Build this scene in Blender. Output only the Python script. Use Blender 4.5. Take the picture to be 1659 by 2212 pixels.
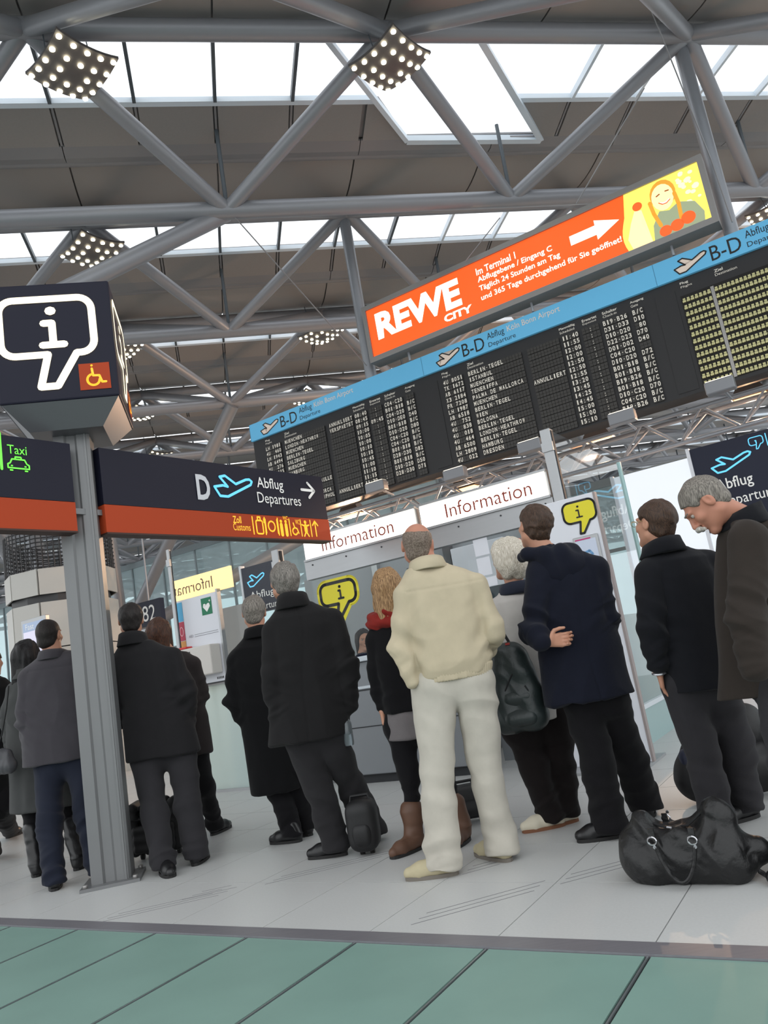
import bpy, bmesh, math, random
import numpy as np
from mathutils import Matrix, Vector

for o in list(bpy.data.objects):
    bpy.data.objects.remove(o, do_unlink=True)
SC = bpy.context.scene
COL = SC.collection
random.seed(4)

# ------------------------------------------------------------------ camera
FPX = 1685.7
PITCH, ROLL, HC = math.radians(11.04), math.radians(-9.61), 1.05
_cp, _sp, _cr, _sr = math.cos(PITCH), math.sin(PITCH), math.cos(ROLL), math.sin(ROLL)
FW = np.array([0, _cp, _sp]); _up = np.array([0, -_sp, _cp]); _rt = np.array([1.0, 0, 0])
RT = _rt*_cr + _up*_sr
UP = -_rt*_sr + _up*_cr
CAM = np.array([0, 0, HC])
cd = bpy.data.cameras.new('camera'); cam = bpy.data.objects.new('camera', cd); COL.objects.link(cam)
cd.sensor_fit = 'VERTICAL'; cd.sensor_height = 36.0; cd.lens = 36.0*FPX/2212.0
cd.clip_end = 400
cam.matrix_world = Matrix(((RT[0], UP[0], -FW[0], 0), (RT[1], UP[1], -FW[1], 0), (RT[2], UP[2], -FW[2], HC), (0, 0, 0, 1)))
SC.camera = cam

# ------------------------------------------------------------------ light
world = bpy.data.worlds.new('overcast_sky'); SC.world = world; world.use_nodes = True
_bg = world.node_tree.nodes['Background']
_bg.inputs[0].default_value = (0.95, 0.98, 1.0, 1); _bg.inputs[1].default_value = 1.5
SC.view_settings.view_transform = 'Standard'; SC.view_settings.look = 'None'
SC.view_settings.gamma = 1.0; SC.view_settings.use_curve_mapping = False
SC.view_settings.exposure = 0.18
SC.cycles.use_denoising = True; SC.cycles.adaptive_threshold = .025
SC.cycles.max_bounces = 8; SC.cycles.diffuse_bounces = 3; SC.cycles.glossy_bounces = 3; SC.cycles.transparent_max_bounces = 24

# ------------------------------------------------------------------ pixel helpers (photo pixels give directions only)
def ray(x, y): return RT*(x-829.5) - UP*(y-1106) + FW*FPX
def ground(x, y, z=0.0):
    d = ray(x, y); return CAM + d*((z-HC)/d[2])
def atd(x, y, D):
    d = ray(x, y); return CAM + d*(D/d[1])
def onplane(x, y, p, n):
    d = ray(x, y); return CAM + d*(np.dot(np.array(p)-CAM, n)/np.dot(d, n))
eA = np.array([-.8582, .5133, 0]); eB = np.array([.5133, .8582, 0]); eZ = np.array([0, 0, 1.0])
def AB(a, b, z=0.0): return eA*a + eB*b + eZ*z
_az = math.radians(-12.47)
eD = np.array([math.sin(_az), math.cos(_az), 0]); eC = np.array([math.cos(_az), -math.sin(_az), 0])
def CD(c, d, z=0.0): return eC*c + eD*d + eZ*z

# ------------------------------------------------------------------ materials
MATS = {}
def lin(c):
    return tuple(((v/255)/12.92 if v/255 <= .04045 else ((v/255+.055)/1.055)**2.4) for v in c)
def mat(name, rgb, rough=.6, metal=0.0, var=0.0, vscale=8.0, bump=0.0, bscale=60.0, spec=.5, emit=None, estr=0.0, sheen=0.0, coat=0.0, stretch=None, linear=False):
    if name in MATS: return MATS[name]
    m = bpy.data.materials.new(name); m.use_nodes = True; MATS[name] = m
    nt = m.node_tree; b = nt.nodes['Principled BSDF']
    c = rgb if linear else lin(rgb)
    b.inputs['Base Color'].default_value = (*c, 1)
    b.inputs['Roughness'].default_value = rough; b.inputs['Metallic'].default_value = metal
    b.inputs['Specular IOR Level'].default_value = spec
    if coat: b.inputs['Coat Weight'].default_value = coat
    if sheen:
        b.inputs['Sheen Weight'].default_value = sheen; b.inputs['Sheen Roughness'].default_value = .5
    if emit is not None:
        b.inputs['Emission Color'].default_value = (*(emit if linear else lin(emit)), 1); b.inputs['Emission Strength'].default_value = estr
    if var or bump:
        tc = nt.nodes.new('ShaderNodeTexCoord'); src = tc.outputs['Object']
        if stretch:
            mp = nt.nodes.new('ShaderNodeMapping'); mp.inputs['Scale'].default_value = stretch
            nt.links.new(src, mp.inputs['Vector']); src = mp.outputs['Vector']
    if var:
        n = nt.nodes.new('ShaderNodeTexNoise'); n.inputs['Scale'].default_value = vscale; n.inputs['Detail'].default_value = 5
        nt.links.new(src, n.inputs['Vector'])
        mx = nt.nodes.new('ShaderNodeMix'); mx.data_type = 'RGBA'
        mx.inputs['A'].default_value = (*[max(0, v*(1-var)) for v in c], 1); mx.inputs['B'].default_value = (*[min(1, v*(1+var)) for v in c], 1)
        nt.links.new(n.outputs['Fac'], mx.inputs['Factor']); nt.links.new(mx.outputs['Result'], b.inputs['Base Color'])
    if bump:
        n2 = nt.nodes.new('ShaderNodeTexNoise'); n2.inputs['Scale'].default_value = bscale; n2.inputs['Detail'].default_value = 4
        nt.links.new(src, n2.inputs['Vector'])
        bp = nt.nodes.new('ShaderNodeBump'); bp.inputs['Strength'].default_value = bump; bp.inputs['Distance'].default_value = .004
        nt.links.new(n2.outputs['Fac'], bp.inputs['Height']); nt.links.new(bp.outputs['Normal'], b.inputs['Normal'])
    return m
def glass(name, tint, refl=1.0, rough=.02, body=None, bodyfac=0.0):
    """thin pane: tinted transparency, fresnel reflection, optional milky body"""
    if name in MATS: return MATS[name]
    m = bpy.data.materials.new(name); m.use_nodes = True; MATS[name] = m
    nt = m.node_tree; nt.nodes.remove(nt.nodes['Principled BSDF']); out = nt.nodes['Material Output']
    tr = nt.nodes.new('ShaderNodeBsdfTransparent'); tr.inputs[0].default_value = (*tint, 1)
    gl = nt.nodes.new('ShaderNodeBsdfGlossy'); gl.inputs['Roughness'].default_value = rough
    fr = nt.nodes.new('ShaderNodeFresnel'); fr.inputs['IOR'].default_value = 1.5
    ml = nt.nodes.new('ShaderNodeMath'); ml.operation = 'MULTIPLY'; ml.inputs[1].default_value = refl; ml.use_clamp = True
    nt.links.new(fr.outputs[0], ml.inputs[0])
    base = tr.outputs[0]
    if body:
        df = nt.nodes.new('ShaderNodeBsdfDiffuse'); df.inputs[0].default_value = (*body, 1)
        tl = nt.nodes.new('ShaderNodeBsdfTranslucent'); tl.inputs[0].default_value = (*body, 1)
        ad = nt.nodes.new('ShaderNodeMixShader'); ad.inputs[0].default_value = .5
        nt.links.new(df.outputs[0], ad.inputs[1]); nt.links.new(tl.outputs[0], ad.inputs[2])
        mb = nt.nodes.new('ShaderNodeMixShader'); mb.inputs[0].default_value = bodyfac
        nt.links.new(base, mb.inputs[1]); nt.links.new(ad.outputs[0], mb.inputs[2]); base = mb.outputs[0]
    mx = nt.nodes.new('ShaderNodeMixShader')
    nt.links.new(ml.outputs[0], mx.inputs[0]); nt.links.new(base, mx.inputs[1]); nt.links.new(gl.outputs[0], mx.inputs[2])
    nt.links.new(mx.outputs[0], out.inputs['Surface'])
    return m
def emission(name, rgb, strength):
    if name in MATS: return MATS[name]
    m = bpy.data.materials.new(name); m.use_nodes = True; MATS[name] = m
    b = m.node_tree.nodes['Principled BSDF']; c = lin(rgb)
    b.inputs['Base Color'].default_value = (*[v*.6 for v in c], 1); b.inputs['Roughness'].default_value = .35
    b.inputs['Emission Color'].default_value = (*c, 1); b.inputs['Emission Strength'].default_value = strength
    return m

# ------------------------------------------------------------------ object helpers
def link(o, parent=None):
    COL.objects.link(o)
    if parent is not None: o.parent = parent
    return o
def tag(o, label=None, cat=None, group=None, kind=None):
    if label: o['label'] = label
    if cat: o['category'] = cat
    if group: o['group'] = group
    if kind: o['kind'] = kind
    return o
def empty(name, loc=(0, 0, 0), label=None, cat=None, group=None, kind=None, parent=None):
    o = bpy.data.objects.new(name, None); o.empty_display_size = .1
    o.location = tuple(loc); link(o, parent)
    return tag(o, label, cat, group, kind)
class MB:
    """collects quads and polygons; build() links ONE mesh object"""
    def __init__(s): s.v = []; s.f = []
    def add(s, vs, fs):
        n = len(s.v); s.v += [tuple(map(float, p)) for p in vs]; s.f += [tuple(i+n for i in f) for f in fs]; return s
    def box(s, o, x, y, z, lx, ly, lz):
        """box centred on o with axes x,y,z (unit vectors) and full sizes"""
        o, x, y, z = map(np.asarray, (o, x, y, z)); vs = []
        for k in (-.5, .5):
            for i, j in ((-.5, -.5), (.5, -.5), (.5, .5), (-.5, .5)):
                vs.append(o + x*lx*i + y*ly*j + z*lz*k)
        return s.add(vs, [(3, 2, 1, 0), (4, 5, 6, 7), (0, 1, 5, 4), (1, 2, 6, 5), (2, 3, 7, 6), (3, 0, 4, 7)])
    def slab(s, poly, off):
        """closed prism: polygon (3d points, ccw seen against off) pushed along off"""
        n = len(poly); off = np.asarray(off); vs = [np.asarray(p) for p in poly] + [np.asarray(p)+off for p in poly]
        fs = [tuple(range(n-1, -1, -1)), tuple(range(n, 2*n))] + [(i, (i+1) % n, (i+1) % n+n, i+n) for i in range(n)]
        return s.add(vs, fs)
    def tube(s, pts, r, n=10, cap=True):
        pts = [np.asarray(p, float) for p in pts]; rs = r if isinstance(r, (list, tuple)) else [r]*len(pts)
        rings = []; up = None
        for i, p in enumerate(pts):
            t = pts[min(i+1, len(pts)-1)] - pts[max(i-1, 0)]; t = t/max(np.linalg.norm(t), 1e-9)
            if up is None:
                up = np.array([0, 0, 1.0]) if abs(t[2]) < .9 else np.array([1.0, 0, 0])
            u = up - t*np.dot(up, t); u /= np.linalg.norm(u); up = u; w = np.cross(t, u)
            rings.append([p + (u*math.cos(a)+w*math.sin(a))*rs[i] for a in [2*math.pi*k/n for k in range(n)]])
        vs = [q for rg in rings for q in rg]; fs = []
        for i in range(len(pts)-1):
            for k in range(n):
                fs.append((i*n+k, i*n+(k+1) % n, (i+1)*n+(k+1) % n, (i+1)*n+k))
        if cap: fs += [tuple(range(n-1, -1, -1)), tuple(range((len(pts)-1)*n, len(pts)*n))]
        return s.add(vs, fs)
    def build(s, name, m, parent=None, smooth=False, **kw):
        me = bpy.data.meshes.new(name); me.from_pydata(s.v, [], s.f); me.update()
        if smooth:
            me.polygons.foreach_set('use_smooth', [True]*len(me.polygons))
            me.set_sharp_from_angle(angle=math.radians(40))
        o = bpy.data.objects.new(name, me); me.materials.append(m); link(o, parent)
        return tag(o, **kw)
def bevel(o, w=.01, seg=2):
    md = o.modifiers.new('bevel', 'BEVEL'); md.width = w; md.segments = seg; md.limit_method = 'ANGLE'; return o
# shared unit cylinder for steelwork
def _unitcyl(n):
    b = MB(); b.tube([(0, 0, 0), (0, 0, 1)], 1.0, n); me = bpy.data.meshes.new('tube'); me.from_pydata(b.v, [], b.f); me.update()
    me.polygons.foreach_set('use_smooth', [len(p.vertices) == 4 for p in me.polygons]); return me
_CYL = {}
def rod(name, p0, p1, r, m, parent=None, n=16, **kw):
    key = (n, m.name)
    if key not in _CYL:
        _CYL[key] = _unitcyl(n); _CYL[key].materials.append(m)
    p0, p1 = Vector(map(float, p0)), Vector(map(float, p1)); d = p1-p0
    o = bpy.data.objects.new(name, _CYL[key]); link(o, parent)
    q = d.to_track_quat('Z', 'X').to_matrix().to_4x4()
    o.matrix_local = Matrix.Translation(p0) @ q @ Matrix.Diagonal((r, r, d.length, 1))
    return tag(o, **kw)
# ------------------------------------------------------------------ sign faces: local x = reading direction, y = up, z = to the reader
class Face:
    def __init__(s, o, x, n=None):
        s.o = np.asarray(o, float); s.x = np.asarray(x, float)/np.linalg.norm(x); s.y = eZ.copy(); s.n = np.cross(s.x, s.y)
    def P(s, x, y, z=0.0): return s.o + s.x*x + s.y*y + s.n*z
    def px(s, px, py, z=0.0):
        p = onplane(px, py, s.o + s.n*z, s.n) - s.o
        return float(np.dot(p, s.x)), float(np.dot(p, s.y))
    def M(s, x=0, y=0, z=0):
        p = s.P(x, y, z)
        return Matrix(((s.x[0], s.y[0], s.n[0], p[0]), (s.x[1], s.y[1], s.n[1], p[1]), (s.x[2], s.y[2], s.n[2], p[2]), (0, 0, 0, 1)))
    def box(s, b, x0, x1, y0, y1, z0, z1):
        return b.box(s.P((x0+x1)/2, (y0+y1)/2, (z0+z1)/2), s.x, s.y, s.n, x1-x0, y1-y0, z1-z0)
def rect(F, x0, x1, y0, y1, z, name, m, parent, **kw):
    b = MB(); b.add([F.P(x0, y0, z), F.P(x1, y0, z), F.P(x1, y1, z), F.P(x0, y1, z)], [(0, 1, 2, 3)])
    return b.build(name, m, parent, **kw)
def boxo(F, x0, x1, y0, y1, z0, z1, name, m, parent=None, bev=0, **kw):
    b = MB(); F.box(b, x0, x1, y0, y1, z0, z1); o = b.build(name, m, parent, **kw)
    if bev: bevel(o, bev)
    return o
def poly(F, pts, z, name, m, parent, **kw):
    bm = bmesh.new(); vs = [bm.verts.new(F.P(x, y, z)) for x, y in pts]; f = bm.faces.new(vs)
    bmesh.ops.triangulate(bm, faces=[f]); bm.normal_update()
    for f in bm.faces:
        if f.normal.dot(Vector(F.n)) < 0: f.normal_flip()
    me = bpy.data.meshes.new(name); bm.to_mesh(me); bm.free(); me.materials.append(m)
    return tag(link(bpy.data.objects.new(name, me), parent), **kw)
def stroke(F, lines, w, z, name, m, parent, **kw):
    """lines: list of (points, closed); flat stroked print with round joins"""
    b = MB()
    for pts, closed in lines:
        pts = [np.array(p, float) for p in pts]; n = len(pts)
        for i in range(n if closed else n-1):
            p, q = pts[i], pts[(i+1) % n]; d = q-p; L = np.linalg.norm(d)
            if L < 1e-6: continue
            t = np.array([-d[1], d[0]])/L*w/2
            b.add([F.P(*(p-t), z), F.P(*(q-t), z), F.P(*(q+t), z), F.P(*(p+t), z)], [(0, 1, 2, 3)])
        for p in pts:
            b.add([F.P(p[0]+math.cos(a)*w/2, p[1]+math.sin(a)*w/2, z) for a in [k*math.pi/4 for k in range(8)]], [tuple(range(8))])
    return b.build(name, m, parent, **kw)
def rrect(x0, x1, y0, y1, r, n=5):
    out = []
    for cx, cy, a0 in ((x1-r, y0+r, -90), (x1-r, y1-r, 0), (x0+r, y1-r, 90), (x0+r, y0+r, 180)):
        out += [(cx+r*math.cos(math.radians(a0+90*k/n)), cy+r*math.sin(math.radians(a0+90*k/n))) for k in range(n+1)]
    return out
PLANE = [(0, .40), (.22, .50), (.34, .46), (.16, .88), (.30, .96), (.56, .62), (.84, .88), (.94, .91), (1.0, .82), (.96, .66), (.32, .0), (.12, .0)]
def unitpts(pts, x0, y0, w, h, shear=0): return [(x0+p[0]*w + shear*p[1]*h, y0+p[1]*h) for p in pts]
def bubble(x0, y0, w, h, r=.18, tip=(.48, .41, .53, .78)):
    """speech bubble outline with the tail at the bottom"""
    by = y0+h*.36; R = r*w
    pts = []
    for cx, cy, a0 in ((x0+w-R, by+R, -90), (x0+w-R, y0+h-R, 0), (x0+R, y0+h-R, 90), (x0+R, by+R, 180)):
        pts += [(cx+R*math.cos(math.radians(a0+90*k/6)), cy+R*math.sin(math.radians(a0+90*k/6))) for k in range(7)]
    return pts + [(x0+w*tip[0], by), (x0+w*tip[1], y0), (x0+w*tip[2], y0), (x0+w*tip[3], by)]
# text
_TXT = {}
def textmesh(s, bold=0.0, space=1.0):
    k = (s, bold, space)
    if k not in _TXT:
        cu = bpy.data.curves.new('t', 'FONT'); cu.body = s; cu.resolution_u = 3; cu.offset = bold; cu.space_character = space
        o = bpy.data.objects.new('t', cu); COL.objects.link(o)
        dg = bpy.context.evaluated_depsgraph_get(); me = o.evaluated_get(dg).to_mesh()
        v = np.empty(len(me.vertices)*3, np.float32); me.vertices.foreach_get('co', v); v = v.reshape(-1, 3)
        fs = [tuple(p.vertices) for p in me.polygons]
        o.evaluated_get(dg).to_mesh_clear(); bpy.data.objects.remove(o); bpy.data.curves.remove(cu)
        _TXT[k] = (v.copy(), fs)
    return _TXT[k]
def text(F, s, x0, y0, x1, y1, z, m, parent, name='lettering', bold=0.0, mirror=False, slant=0.0, **kw):
    """lettering whose drawn extent fills the box x0..x1, y0..y1 on the face"""
    v, fs = textmesh(s, bold); lo, hi = v.min(0), v.max(0)
    u = (v[:, 0]-lo[0])/(hi[0]-lo[0]); w = (v[:, 1]-lo[1])/(hi[1]-lo[1])
    if mirror: u = 1-u
    b = MB(); b.add([F.P(x0+(x1-x0)*a + slant*(y1-y0)*c, y0+(y1-y0)*c, z) for a, c in zip(u, w)], [f[::-1] for f in fs] if mirror else fs)
    return b.build(name, m, parent, **kw)
def mono(F, items, z, m, parent, name='lettering', h=.066, adv=.049, bold=.018, b=None):
    """split-flap characters on a fixed pitch; items: (text, x, y)"""
    b = MB()
    for s, x, y in items:
        for i, ch in enumerate(s):
            if ch == ' ': continue
            v, fs = textmesh(ch, bold); lo, hi = v.min(0), v.max(0)
            ww = adv*(.74 if ch not in '1I:-/.' else .30); hh = h
            if ch in ':': ww = adv*.2; hh = h*.7
            if ch == '-': hh = h*.13
            if ch == 'I' or ch == '1': ww = adv*.34
            if ch == '/': ww = adv*.6
            yo = h*.42 if ch == '-' else 0
            cx = x+(i+.5)*adv
            b.add([F.P(cx+((q[0]-lo[0])/(hi[0]-lo[0])-.5)*ww, y+yo+(q[1]-lo[1])/(hi[1]-lo[1])*hh, z) for q in v], fs)
    return b.build(name, m, parent)
def proj(P):
    v = np.asarray(P)-CAM; w = np.dot(v, FW)
    return (829.5+FPX*np.dot(v, RT)/w, 1106-FPX*np.dot(v, UP)/w) if w > .05 else (1e9, 1e9)

# ================================================================== FLOOR
m_tile = mat('pale_stone_tile', (188, 189, 188), rough=.38, var=.07, vscale=90, spec=.35)
m_grout = mat('dark_joint', (96, 96, 98), rough=.9)
m_gfloor = mat('green_frosted_floor_glass', (118, 148, 139), rough=.46, var=.12, vscale=3.0, spec=.5)
m_steelstrip = mat('brushed_steel_strip', (136, 134, 140), rough=.40, metal=.45, var=.12, vscale=6, stretch=(1, 12, 1))
m_rail = mat('dark_seam_rubber', (42, 48, 50), rough=.5)
m_railhi = mat('seam_steel_bead', (150, 158, 160), rough=.3, metal=.7)
floor = empty('floor', kind='structure', label='pale stone tiled concourse floor with an edge of green glass panels')
TA, A0, TB, B0 = .588, 2.09, .632, 2.81
bmF = MB(); bmF.box(AB(6, 18, -.06), eA, eB, eZ, 90, 20.4, .1)
def far_floor_mat():
    m = mat('far_stone_floor', (188, 189, 188), rough=.38, spec=.35); nt = m.node_tree; b = nt.nodes['Principled BSDF']
    tc = nt.nodes.new('ShaderNodeTexCoord'); mp = nt.nodes.new('ShaderNodeMapping'); mp.vector_type = 'POINT'
    mp.inputs['Rotation'].default_value = (0, 0, math.radians(59.12-90)); br = nt.nodes.new('ShaderNodeTexBrick')
    br.offset = 0; br.inputs['Scale'].default_value = 1/.6; br.inputs['Mortar Size'].default_value = .006
    br.inputs['Brick Width'].default_value = 1; br.inputs['Row Height'].default_value = 1
    br.inputs['Color1'].default_value = br.inputs['Color2'].default_value = (*lin((188, 189, 188)), 1); br.inputs['Mortar'].default_value = (*lin((110, 110, 112)), 1)
    nt.links.new(tc.outputs['Object'], mp.inputs[0]); nt.links.new(mp.outputs[0], br.inputs[0]); nt.links.new(br.outputs[0], b.inputs['Base Color'])
    return m
bmF = MB(); NB = 10; BEND = B0+NB*TB
bmF.box(AB(6, (BEND+45)/2, -.05), eA, eB, eZ, 120, 45-BEND, .1)
bmF.build('far_paving', far_floor_mat(), floor)
bmF = MB(); bmF.box(AB(6, (BEND+B0)/2, -.06), eA, eB, eZ, 120, BEND-B0, .108); bmF.build('joint_bed', m_grout, floor)
tme = MB(); tme.box((0, 0, -.02), (1, 0, 0), (0, 1, 0), (0, 0, 1), TA-.005, TB-.005, .04)
tile_me = bpy.data.meshes.new('tile'); tile_me.from_pydata(tme.v, [], tme.f); tile_me.materials.append(m_tile)
rotA = math.atan2(eA[1], eA[0])
sides = {}
for j in range(NB):
    lo = hi = None
    for i in range(-40, 60):
        c = AB(A0+(i+.5)*TA, B0+(j+.5)*TB); q = proj(c)
        if c[1] > .3 and -260 < q[0] < 1920 and q[1] < 2600:
            o = bpy.data.objects.new('tile', tile_me); o.location = tuple(c); o.rotation_euler = (0, 0, rotA); link(o, floor)
            lo = i if lo is None else lo; hi = i+1
    # paving beyond the picture's edges, same stone
    for a_lo, a_hi in ((-54, A0+lo*TA), (A0+hi*TA, 66)):
        b = MB(); b.box(AB((a_lo+a_hi)/2, B0+(j+.5)*TB, -.02), eA, eB, eZ, a_hi-a_lo-.005, TB-.005, .04); b.build('paving_row', m_tile, floor)
b = MB(); b.box(AB(6, 2.76, -.049), eA, eB, eZ, 120, .1, .104); b.build('steel_edge', m_steelstrip, floor, label='brushed steel strip between tiles and glass')
gm = MB(); gm.box((0, 0, -.02), (1, 0, 0), (0, 1, 0), (0, 0, 1), TA-.022, 5.7, .04)
gp_me = bpy.data.meshes.new('glass_panel'); gp_me.from_pydata(gm.v, [], gm.f); gp_me.materials.append(m_gfloor)
for i in range(-9, 9):
    o = bpy.data.objects.new('glass_panel', gp_me); o.location = tuple(AB(A0+(i+.5)*TA, 2.707-2.85, -.004)); o.rotation_euler = (0, 0, rotA); link(o, floor)
    b = MB(); b.box(AB(A0+i*TA, 2.707-2.85, -.006), eA, eB, eZ, .006, 5.7, .006); b.build('seam_bead', m_railhi, floor)
b = MB(); b.box(AB(2, -.14, -.06), eA, eB, eZ, 60, 5.69, .1); b.build('seam_bed', m_rail, floor)
b = MB(); b.box(AB(6, -15, -.06), eA, eB, eZ, 120, 24.0, .1); b.build('paving_row', m_tile, floor)
# engraved guide lines, three to a set
m_groove = mat('engraved_groove', (120, 120, 122), rough=.9)
for (q0, q1) in (((905, 1985), (1166, 1913)), ((1222, 1899), (1365, 1861)), ((232, 1984), (492, 1925)), ((590, 1902), (838, 1843)), ((1010, 1880), (1090, 1858)), ((415, 1935), (480, 1921))):
    g0, g1 = ground(*q0), ground(*q1); d = (g1-g0)/np.linalg.norm(g1-g0); n = np.array([-d[1], d[0], 0])
    for k in range(3):
        b = MB(); c = (g0+g1)/2 + n*(k-1)*.045 + d*(k-1)*.05
        b.box(c+eZ*.0003, d, n, eZ, np.linalg.norm(g1-g0), .0055, .0006); b.build('guide_groove', m_groove, floor)

# ================================================================== ROOF
ZB, ZA = HC+6.5, HC+7.64
PC, SD, CB0, DB0 = 4.225, 3.79, .70, 9.88
m_tube = mat('painted_grey_steel_tube', (146, 148, 153), rough=.42, metal=.35, spec=.5)
m_panel = mat('perforated_grey_ceiling_panel', (148, 143, 139), rough=.75, var=.06, vscale=40, bump=.15, bscale=220)
m_curved = mat('smooth_grey_ceiling_sheet', (150, 146, 142), rough=.5, metal=.2)
m_gut = mat('grey_gutter_sheet', (138, 137, 138), rough=.5, metal=.2)
m_frame = mat('pale_blue_window_frame', (222, 232, 240), rough=.4)
m_fdark = mat('dark_mullion', (84, 92, 98), rough=.5)
m_sky = glass('skylight_glass', (.97, .98, 1.0), refl=.10)
HA = ZA-HC
def prof(u, dz): return (u*(HA+dz), ZA+dz)           # view-unit along the depth axis -> (d, z) for the first bay
G0, G1 = (8.27, ZA+.22), prof(1.19, .20)
P0_, P1_ = prof(1.203, .18), prof(1.307, .03)
B1_ = prof(1.352, .0)
C0 = (prof(1.366, .10)[0], ZA+.13)
ENDD = G0[0]+SD-.02
CNODES = [CB0+PC*k for k in range(-7, 9)]
def clip(pts, a, bb, c):
    """keep a*x+b*y<=c"""
    out = []
    for i in range(len(pts)):
        p, q = pts[i], pts[(i+1) % len(pts)]; fp, fq = a*p[0]+bb*p[1]-c, a*q[0]+bb*q[1]-c
        if fp <= 0: out.append(p)
        if fp*fq < 0:
            t = fp/(fp-fq); out.append((p[0]+(q[0]-p[0])*t, p[1]+(q[1]-p[1])*t))
    return out
def lerpz(d, s):
    (d0, z0), (d1, z1) = s; return z0+(z1-z0)*(d-d0)/(d1-d0)
SPINE = [G0, G1, P0_, P1_]
def surfz(d):
    for s in zip(SPINE[:-1], SPINE[1:]):
        if d <= s[1][0]: return lerpz(d, s)
    return P1_[1]
# diagonal glazed strip that crosses the first bay (runs along the hall axis)
def cdz(px, py, z):
    p = CAM+ray(px, py)*((z-HC)/ray(px, py)[2]); return np.dot(p, eC), np.dot(p, eD)
LQ = [cdz(705, 84, ZA+.20), cdz(878, 299, ZA+.06)]; RQ = [cdz(1037, 84, ZA+.20), cdz(1167, 297, ZA+.06)]
def halfplane(p, q):
    a, bb = (q[1]-p[1]), -(q[0]-p[0]); return a, bb, a*p[0]+bb*p[1]
ceiling = empty('ceiling', kind='structure', label='grey sheet and perforated panel shed ceiling between skylight strips')
NBAY = 13
def strip(c0, c1, s, name, m, parent, th=.03, dd=0.0, cl=None, sub=None):
    """sheet from c0..c1 along a list of (d,z) points"""
    b = MB(); pts = [(d+dd, z) for d, z in s]; n = len(pts)
    vs = []
    for d, z in pts: vs += [CD(c0, d, z), CD(c1, d, z), CD(c1, d, z+th), CD(c0, d, z+th)]
    fs = []
    for i in range(n-1):
        o, q = 4*i, 4*i+4
        fs += [(o, o+1, q+1, q), (o+1, o+2, q+2, q+1), (o+2, o+3, q+3, q+2), (o+3, o, q, q+3)]
    fs += [(3, 2, 1, 0), (4*n-4, 4*n-3, 4*n-2, 4*n-1)]
    b.add(vs, fs); return b.build(name, m, parent, smooth=n > 3)
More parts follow.
